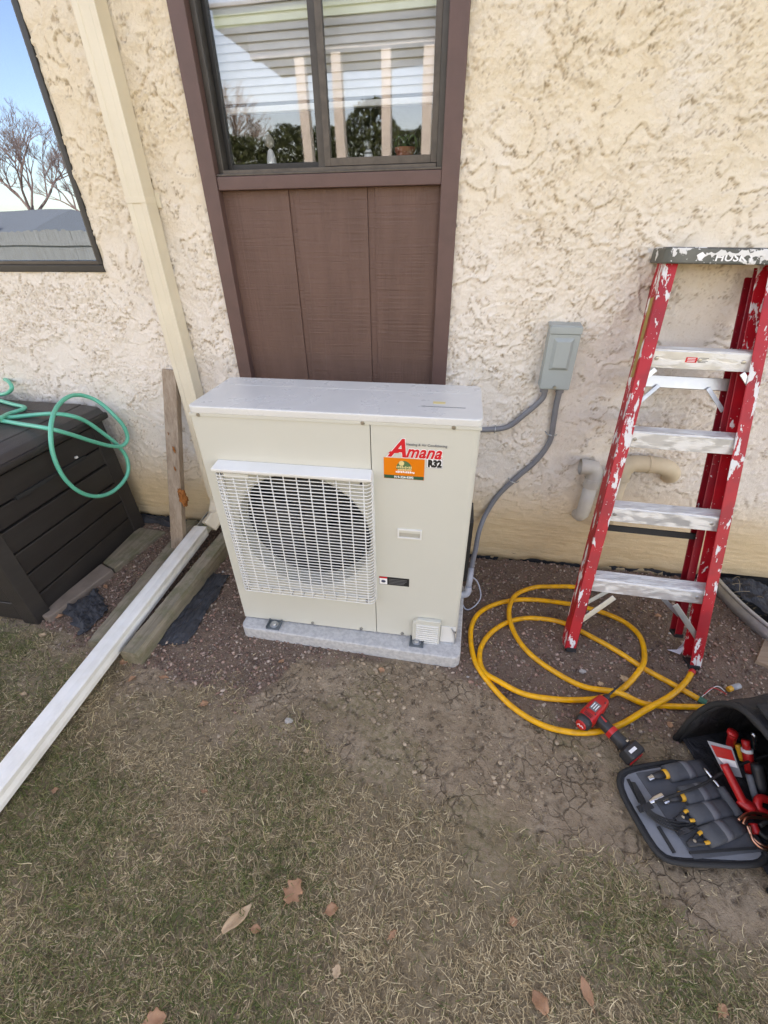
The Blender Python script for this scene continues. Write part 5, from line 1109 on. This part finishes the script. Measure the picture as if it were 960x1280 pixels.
for k in range(14):
    a = Vector((random.uniform(2.14, 2.3), random.uniform(-.16, -.03), random.uniform(-.02, .03))); b = a+Vector((random.uniform(-.08, .12), random.uniform(-.06, .06), random.uniform(-.02, .05))); tw.tube(spline([a, a.lerp(b, .5)+Vector((0, 0, .012)), b], 4), .0014, 5)
tag(tw.obj('dry_twigs', M('dry_stems', (.32, .25, .16), .9), None, kind='stuff'), 'tangle of dry weed stems in the window well', 'dry stems')

# ------------------------------------------------------------------ leaves, stones, scraps
def leaf(u, v, ln, wd, rot, m, label, seed, z=.012, cat='leaf', grp='fallen dry leaves'):
    r = random.Random(seed); n = 12; P = PZ(u, v, z); vs = []; f = []; rows = 7
    lob = r.uniform(.0, .35)
    for i in range(n+1):
        t = i/n; w_ = wd*(math.sin(math.pi*min(1, t*.92+.08))**.8)*(1+lob*math.sin(t*19+seed))*.5
        for j in range(rows):
            s_ = (j/(rows-1)-.5)*2; x = (t-.5)*ln; y = s_*w_; zz_ = .35*abs(s_)*w_*(1+.5*math.sin(t*6+seed))+.10*ln*math.sin(t*math.pi+seed)**2+r.uniform(0, .0012); vs.append((x, y, zz_))
    for i in range(n):
        for j in range(rows-1): k = i*rows+j; f.append((k, k+1, k+rows+1, k+rows))
    b = len(vs); vs += [(-.5*ln-.25*ln, 0, .004), (-.5*ln-.25*ln, .0012, .004), (-.5*ln+.004, .0012, .006), (-.5*ln+.004, -.0008, .006)]; f.append((b, b+1, b+2, b+3))
    o = link('fallen_leaf', vs, f, m, None, smooth=True); o.location = (P.x, P.y, hz(P.x, P.y)+z); o.rotation_euler = (r.uniform(-.15, .15), r.uniform(-.15, .15), rot)
    s_ = o.modifiers.new('solid', 'SOLIDIFY'); s_.thickness = .0006; tag(o, label, cat, grp)
A_, B_ = mt['leaf'], mt['leaf2']
LV = [(298, 1150, .085, .030, .95, B_, 'long narrow tan leaf, the largest on the lawn', .022), (368, 1115, .060, .050, 1.2, A_, 'crumpled orange brown leaf with ragged edge in mid lawn', .022), (415, 1138, .035, .028, .6, A_, 'small dull brown leaf just right of the crumpled orange one', .016),
      (320, 1162, .026, .02, .2, A_, 'tiny reddish leaf beside the long narrow tan leaf', .016), (421, 1213, .026, .022, 1.4, B_, 'small pale tan leaf near the bottom middle of the lawn', .02), (491, 1168, .026, .014, .9, A_, 'small orange leaf sliver in the middle of the dry grass', .018),
      (674, 1253, .045, .035, 2.2, A_, 'orange leaf at the bottom of the lawn under the bare patch', .02), (733, 1238, .050, .024, 1.9, A_, 'folded brown leaf standing in dry grass near the bottom right', .022), (642, 1152, .024, .02, .4, A_, 'small rusty leaf beside a hole in the dry lawn', .014),
      (195, 1276, .05, .035, .4, A_, 'tan leaf cut by the bottom edge of the lawn', .022), (54, 794, .036, .022, .1, B_, 'pale pink tan leaf on the moss in front of the deck box', .01), (75, 771, .030, .024, .8, A_, 'orange leaf touching the end of the brown edging block', .012),
      (132, 733, .034, .02, 2.6, A_, 'orange leaf on the gravel strip between edging and timber', .012), (219, 807, .024, .018, .4, B_, 'peach coloured leaf at the tip of the black fabric strip', .012), (205, 847, .04, .016, .1, A_, 'flat brown leaf at the edge of the gravel left of the pad', .010),
      (165, 848, .03, .02, .9, A_, 'brown leaf under the white downspout extension', .012), (155, 828, .03, .03, .2, A_, 'rust coloured leaf at the end of the near timber', .012), (31, 869, .026, .016, .1, B_, 'cream leaf on the lawn under the deck box corner', .014),
      (255, 878, .030, .024, .7, A_, 'orange leaf on the lawn edge below the gravel', .014), (352, 826, .026, .018, .8, A_, 'orange leaf on the soil just in front of the pad', .010), (477, 838, .024, .026, 1.5, A_, 'rusty leaf fragments by the pad, front centre', .010),
      (781, 848, .030, .034, 1.2, B_, 'pale tan leaf inside the yellow hose crossing', .02), (751, 855, .026, .02, .5, B_, 'small tan leaf beside the driver bit', .012), (837, 906, .022, .02, 1.0, A_, 'small brown leaf between the hose and the tool bag', .010),
      (823, 770, .03, .02, .2, A_, 'brown leaf behind the ladder brace', .010), (383, 938, .022, .016, .3, B_, 'faint tan leaf at the top of the lawn', .012), (70, 988, .02, .02, .4, A_, 'small dark leaf on the grass beside the white extension', .012), (255, 988, .022, .014, .1, A_, 'small brown leaf in the left lawn', .012), (905, 1262, .03, .02, .8, A_, 'brown leaf at the bottom right of the lawn', .016)]
for i, (u, v, ln, wd, ro, m_, lab, z) in enumerate(LV): leaf(u, v, ln, wd, ro, m_, lab, i+1, z*.5)
def rock(u, v, s_, label, seed, m='stone', flat_=.6):
    bm = bmesh.new(); bmesh.ops.create_icosphere(bm, subdivisions=2, radius=1); r = random.Random(seed)
    for w_ in bm.verts: w_.co *= r.uniform(.82, 1.15); w_.co.z *= flat_
    me = bpy.data.meshes.new('pebble'); bm.to_mesh(me); bm.free(); me.materials.append(mt[m]); o = bpy.data.objects.new('pebble', me); C.objects.link(o)
    p = PZ(u, v, .006); o.location = (p.x, p.y, hz(p.x, p.y)+s_*.25); o.scale = (s_, s_*.8, s_); tag(o, label, 'pebble', 'pale pebbles on the soil')
for i, (u, v, s_, lab) in enumerate([(729, 837, .014, 'white flat pebble inside the yellow hose coil'), (361, 901, .016, 'pale grey stone at the lawn edge below the pad'), (279, 714, .009, 'white pebble between timber and heat pump'), (244, 769, .006, 'white speck pebble on the black fabric strip'), (630, 813, .007, 'small tan pebble at the left inside of the yellow coil'),
                                     (585, 845, .006, 'tiny white pebble beside the right end of the pad'), (278, 864, .006, 'tiny white pebble on the gravel left of the pad'), (838, 790, .008, 'light pebble near the right ladder foot'), (790, 905, .007, 'light pebble beside the driver battery'), (835, 1000, .006, 'tiny pale pebble by the flap edge')]): rock(u, v, s_, lab, i+3)
o = slab('wood_scrap', [PZ(*p, .01) for p in [(944, 827), (955, 800), (975, 800), (975, 840)]], .018, 'reddish wood scrap at the right edge below the window well', 'wood scrap', 'chip', -.005, .002)
# paper scrap by the ladder brace
pp = [PZ(834, 812, .012), PZ(850, 818, .006), PZ(858, 806, .02), PZ(857, 798, .045), PZ(852, 806, .035), PZ(846, 812, .012)]
o = link('paper_scrap', [tuple(p) for p in pp], [(0, 1, 2, 5), (5, 2, 4), (4, 2, 3)], mt['paper']); s_ = o.modifiers.new('solid', 'SOLIDIFY'); s_.thickness = .0006; tag(o, 'crumpled white paper scrap beside the right ladder foot', 'paper')

# ------------------------------------------------------------------ what the windows mirror: the yard behind the camera
def WM(u, v, depth):       # point at y = -depth whose mirror image in the wall plane shows at photo pixel (u, v)
    p = PY(u, v, depth); return Vector((p.x, -depth, p.z))
fe = thing('board_fence', 'weathered wooden board fence across the yard mirrored in the left window', 'fence', (0, 0, 0))
fa, fb = Vector((-3.2, -7.6, 0)), Vector((-20.5, -11.5, 0)); dd = (fb-fa); Lf = dd.length; dd.normalize(); ang = math.atan2(dd.y, dd.x)
bd = MB().box(0, .138, -.01, .01, .03, 1.46).obj('board', mt['fence'], fe, bev=0)
nb = int(Lf/.144)
for i in range(nb):
    p = fa+dd*i*.144; o = bd if i == 0 else copy_child(bd, fe); o.location = (p.x, p.y, random.uniform(-.02, .02)); o.rotation_euler = (0, random.uniform(-.006, .006), ang)
MB().beam(fa+Vector((0, .03, 1.2)), fb+Vector((0, .03, 1.2)), .04, .09).obj('rail', mt['fence'], fe); MB().beam(fa+Vector((0, .03, .4)), fb+Vector((0, .03, .4)), .04, .09).obj('rail', mt['fence'], fe)
def hut(cx_, cy_, w_, d_, h0, h1, label, rot):
    t = thing('neighbour_house', label, 'house', (cx_, cy_, 0), (0, 0, rot)); box('wall', -w_/2, w_/2, -d_/2, d_/2, 0, h0, mt['house2'], t)
    MB().add([(-w_/2-.4, -d_/2-.4, h0+.002), (w_/2+.4, -d_/2-.4, h0+.002), (w_/2+.4, d_/2+.4, h0+.002), (-w_/2-.4, d_/2+.4, h0+.002), (-w_/2+.9, 0, h1), (w_/2-.9, 0, h1)], [(0, 1, 5, 4), (1, 2, 5), (2, 3, 4, 5), (3, 0, 4), (0, 3, 2, 1)]).obj('roof', mt['roof'], t)
    for x in (-w_/4, w_/4): f = box('window', x-.6, x+.6, d_/2+.001, d_/2+.05, 1.0, 2.1, mt['white_paint'], t); box('pane', x-.5, x+.5, d_/2+.051, d_/2+.06, 1.1, 2.0, mt['glass_mirror'], f)
hut(-26, -24, 12, 7, 1.3, 2.35, 'low neighbour house with grey hipped roof beyond the fence', .15); hut(-45, -27, 13, 8, 1.4, 2.7, 'second low neighbour house with grey roof farther along the fence', .2)
def tree(loc, h, label, m, seed, spread=.5, depth=7, red=False):
    t = thing('bare_tree', label, 'tree', loc, group='bare trees beyond the fence'); r = random.Random(seed); tr = MB(); cr = MB()
    def grow(p, d_, ln, rad, k):
        q = p+d_*ln; mid = p.lerp(q, .5)+Vector((r.uniform(-1, 1), r.uniform(-1, 1), 0))*ln*.06
        (tr if k < 2 else cr).tube([p, mid, q], [rad, rad*.85, rad*.68], 5 if k < 3 else 3, cap=False)
        if k >= depth: return
        for _ in range(3 if k > 0 else 4):
            nd = (d_+Vector((r.uniform(-1, 1), r.uniform(-1, 1), r.uniform(-.35, .8)))*spread*1.3).normalized(); grow(q, nd, ln*r.uniform(.62, .82), rad*.62, k+1)
    grow(Vector((0, 0, -.1)), Vector((0, 0, 1)), h*.26, h*.02, 0); tr.obj('trunk', m, t, smooth=True); cr.obj('crown', m, t)
tree((-30, -22, 0), 9.5, 'tall pale bare tree beyond the fence at the left of the mirrored view', mt['bark'], 3)
tree((-30, -30, 0), 8.5, 'reddish bare tree behind the low grey roof', mt['bark_red'], 5, .6); tree((-23, -27, 0), 6.5, 'small reddish bare tree nearest the house end of the fence', mt['bark_red'], 8, .6); tree((-7.5, -15, 0), 6.5, 'bare tree mirrored in the left pane of the centre window', mt['bark'], 13, .6, 6)
tree((-36, -24, 0), 10, 'second tall pale bare tree at the far left of the mirrored view', mt['bark'], 21, .6)
tree((-26, -34, 0), 8, 'rusty bare tree between the house roof and the fence end', mt['bark_red'], 31, .65)
# porch with turned posts
pc = thing('porch', 'white porch with turned posts and green edged roof across the yard', 'porch', (0, 0, 0))
PYD = 4.2
post_prof = [(.05, 0), (.05, 1.2), (.036, 1.24), (.052, 1.30), (.036, 1.36), (.058, 1.55), (.050, 1.75), (.030, 2.02), (.042, 2.06), (.030, 2.10)]
tops = {(372, 80): 0, (418, 52): 0, (482, 40): 0, (537, 28): 0}
zs = []
pm = MB().lathe(post_prof, seg=14).box(-.05, .05, -.05, .05, 2.10, 3.02)
p0_ = None
for (u, v) in tops:
    P = WM(u, v, PYD)
    if p0_ is None: p0_ = pm.obj('post', mt['white_paint'], pc); o = p0_
    else: o = copy_child(p0_, pc)
    o.location = (P.x, P.y, 0)
box('beam', -1.75, 1.1, -PYD-.07, -PYD+.07, 3.021, 3.20, mt['white_paint'], pc); box('fascia', -2.0, 1.3, -PYD+.22, -PYD+.26, 3.205, 3.36, mt['green_trim'], pc)
box('soffit', -2.0, 1.3, -PYD-1.6, -PYD+.219, 3.204, 3.225, mt['white_paint'], pc)
MB().add([(-2.05, -PYD+.30, 3.365), (1.35, -PYD+.30, 3.365), (1.35, -PYD-1.7, 3.75), (-2.05, -PYD-1.7, 3.75), (-2.05, -PYD+.30, 3.335), (1.35, -PYD+.30, 3.335), (1.35, -PYD-1.7, 3.72), (-2.05, -PYD-1.7, 3.72)], [(0, 1, 2, 3), (7, 6, 5, 4), (0, 4, 5, 1), (1, 5, 6, 2), (2, 6, 7, 3), (3, 7, 4, 0)]).obj('roof', mt['roof'], pc)
box('porch_floor', -1.9, 1.2, -PYD-1.6, -PYD+.1, 0, .15, mt['fence'], pc)
hgm = np.random.default_rng(5); nL = 60000
hx_ = hgm.uniform(-9, 2.5, nL); hzv = hgm.uniform(0, 1, nL)**.8*(3.1+1.5*fbm(hx_, hx_*0, .9, 3, 6)); hyv = -12.5+hgm.normal(0, .35, nL)*(1.2-hzv/4.5)
P = np.stack([hx_, hyv, hzv], 1); q1 = hgm.normal(0, 1, (nL, 3)); q1 /= np.linalg.norm(q1, axis=1)[:, None]; q2 = np.cross(q1, hgm.normal(0, 1, (nL, 3))); q2 /= np.linalg.norm(q2, axis=1)[:, None]
V = np.stack([P-q1*.06, P+q2*.03, P+q1*.06, P-q2*.03], 1).reshape(-1, 3); Q = np.arange(nL*4).reshape(-1, 4)
cl = np.repeat(np.array([(.05, .075, .03), (.075, .10, .04), (.04, .055, .028)])[hgm.integers(0, 3, nL)], 4, 0)
hd2 = mesh_np('hedge_foliage', V, Q, cl, mt['blade'], 4); del hd2['kind']
hedge = thing('hedge', 'dark evergreen hedge behind the porch mirrored in the centre window', 'hedge', (0, 0, 0)); hd2.parent = hedge
mb = MB()
for k in range(14): x = -8.6+k*.82; mb.tube([(x, -11.5, -.1), (x+.05, -11.5, 1.2), (x-.04, -11.45, 2.4)], [.05, .035, .015], 6)
mb.obj('stems', mt['bark'], hedge)
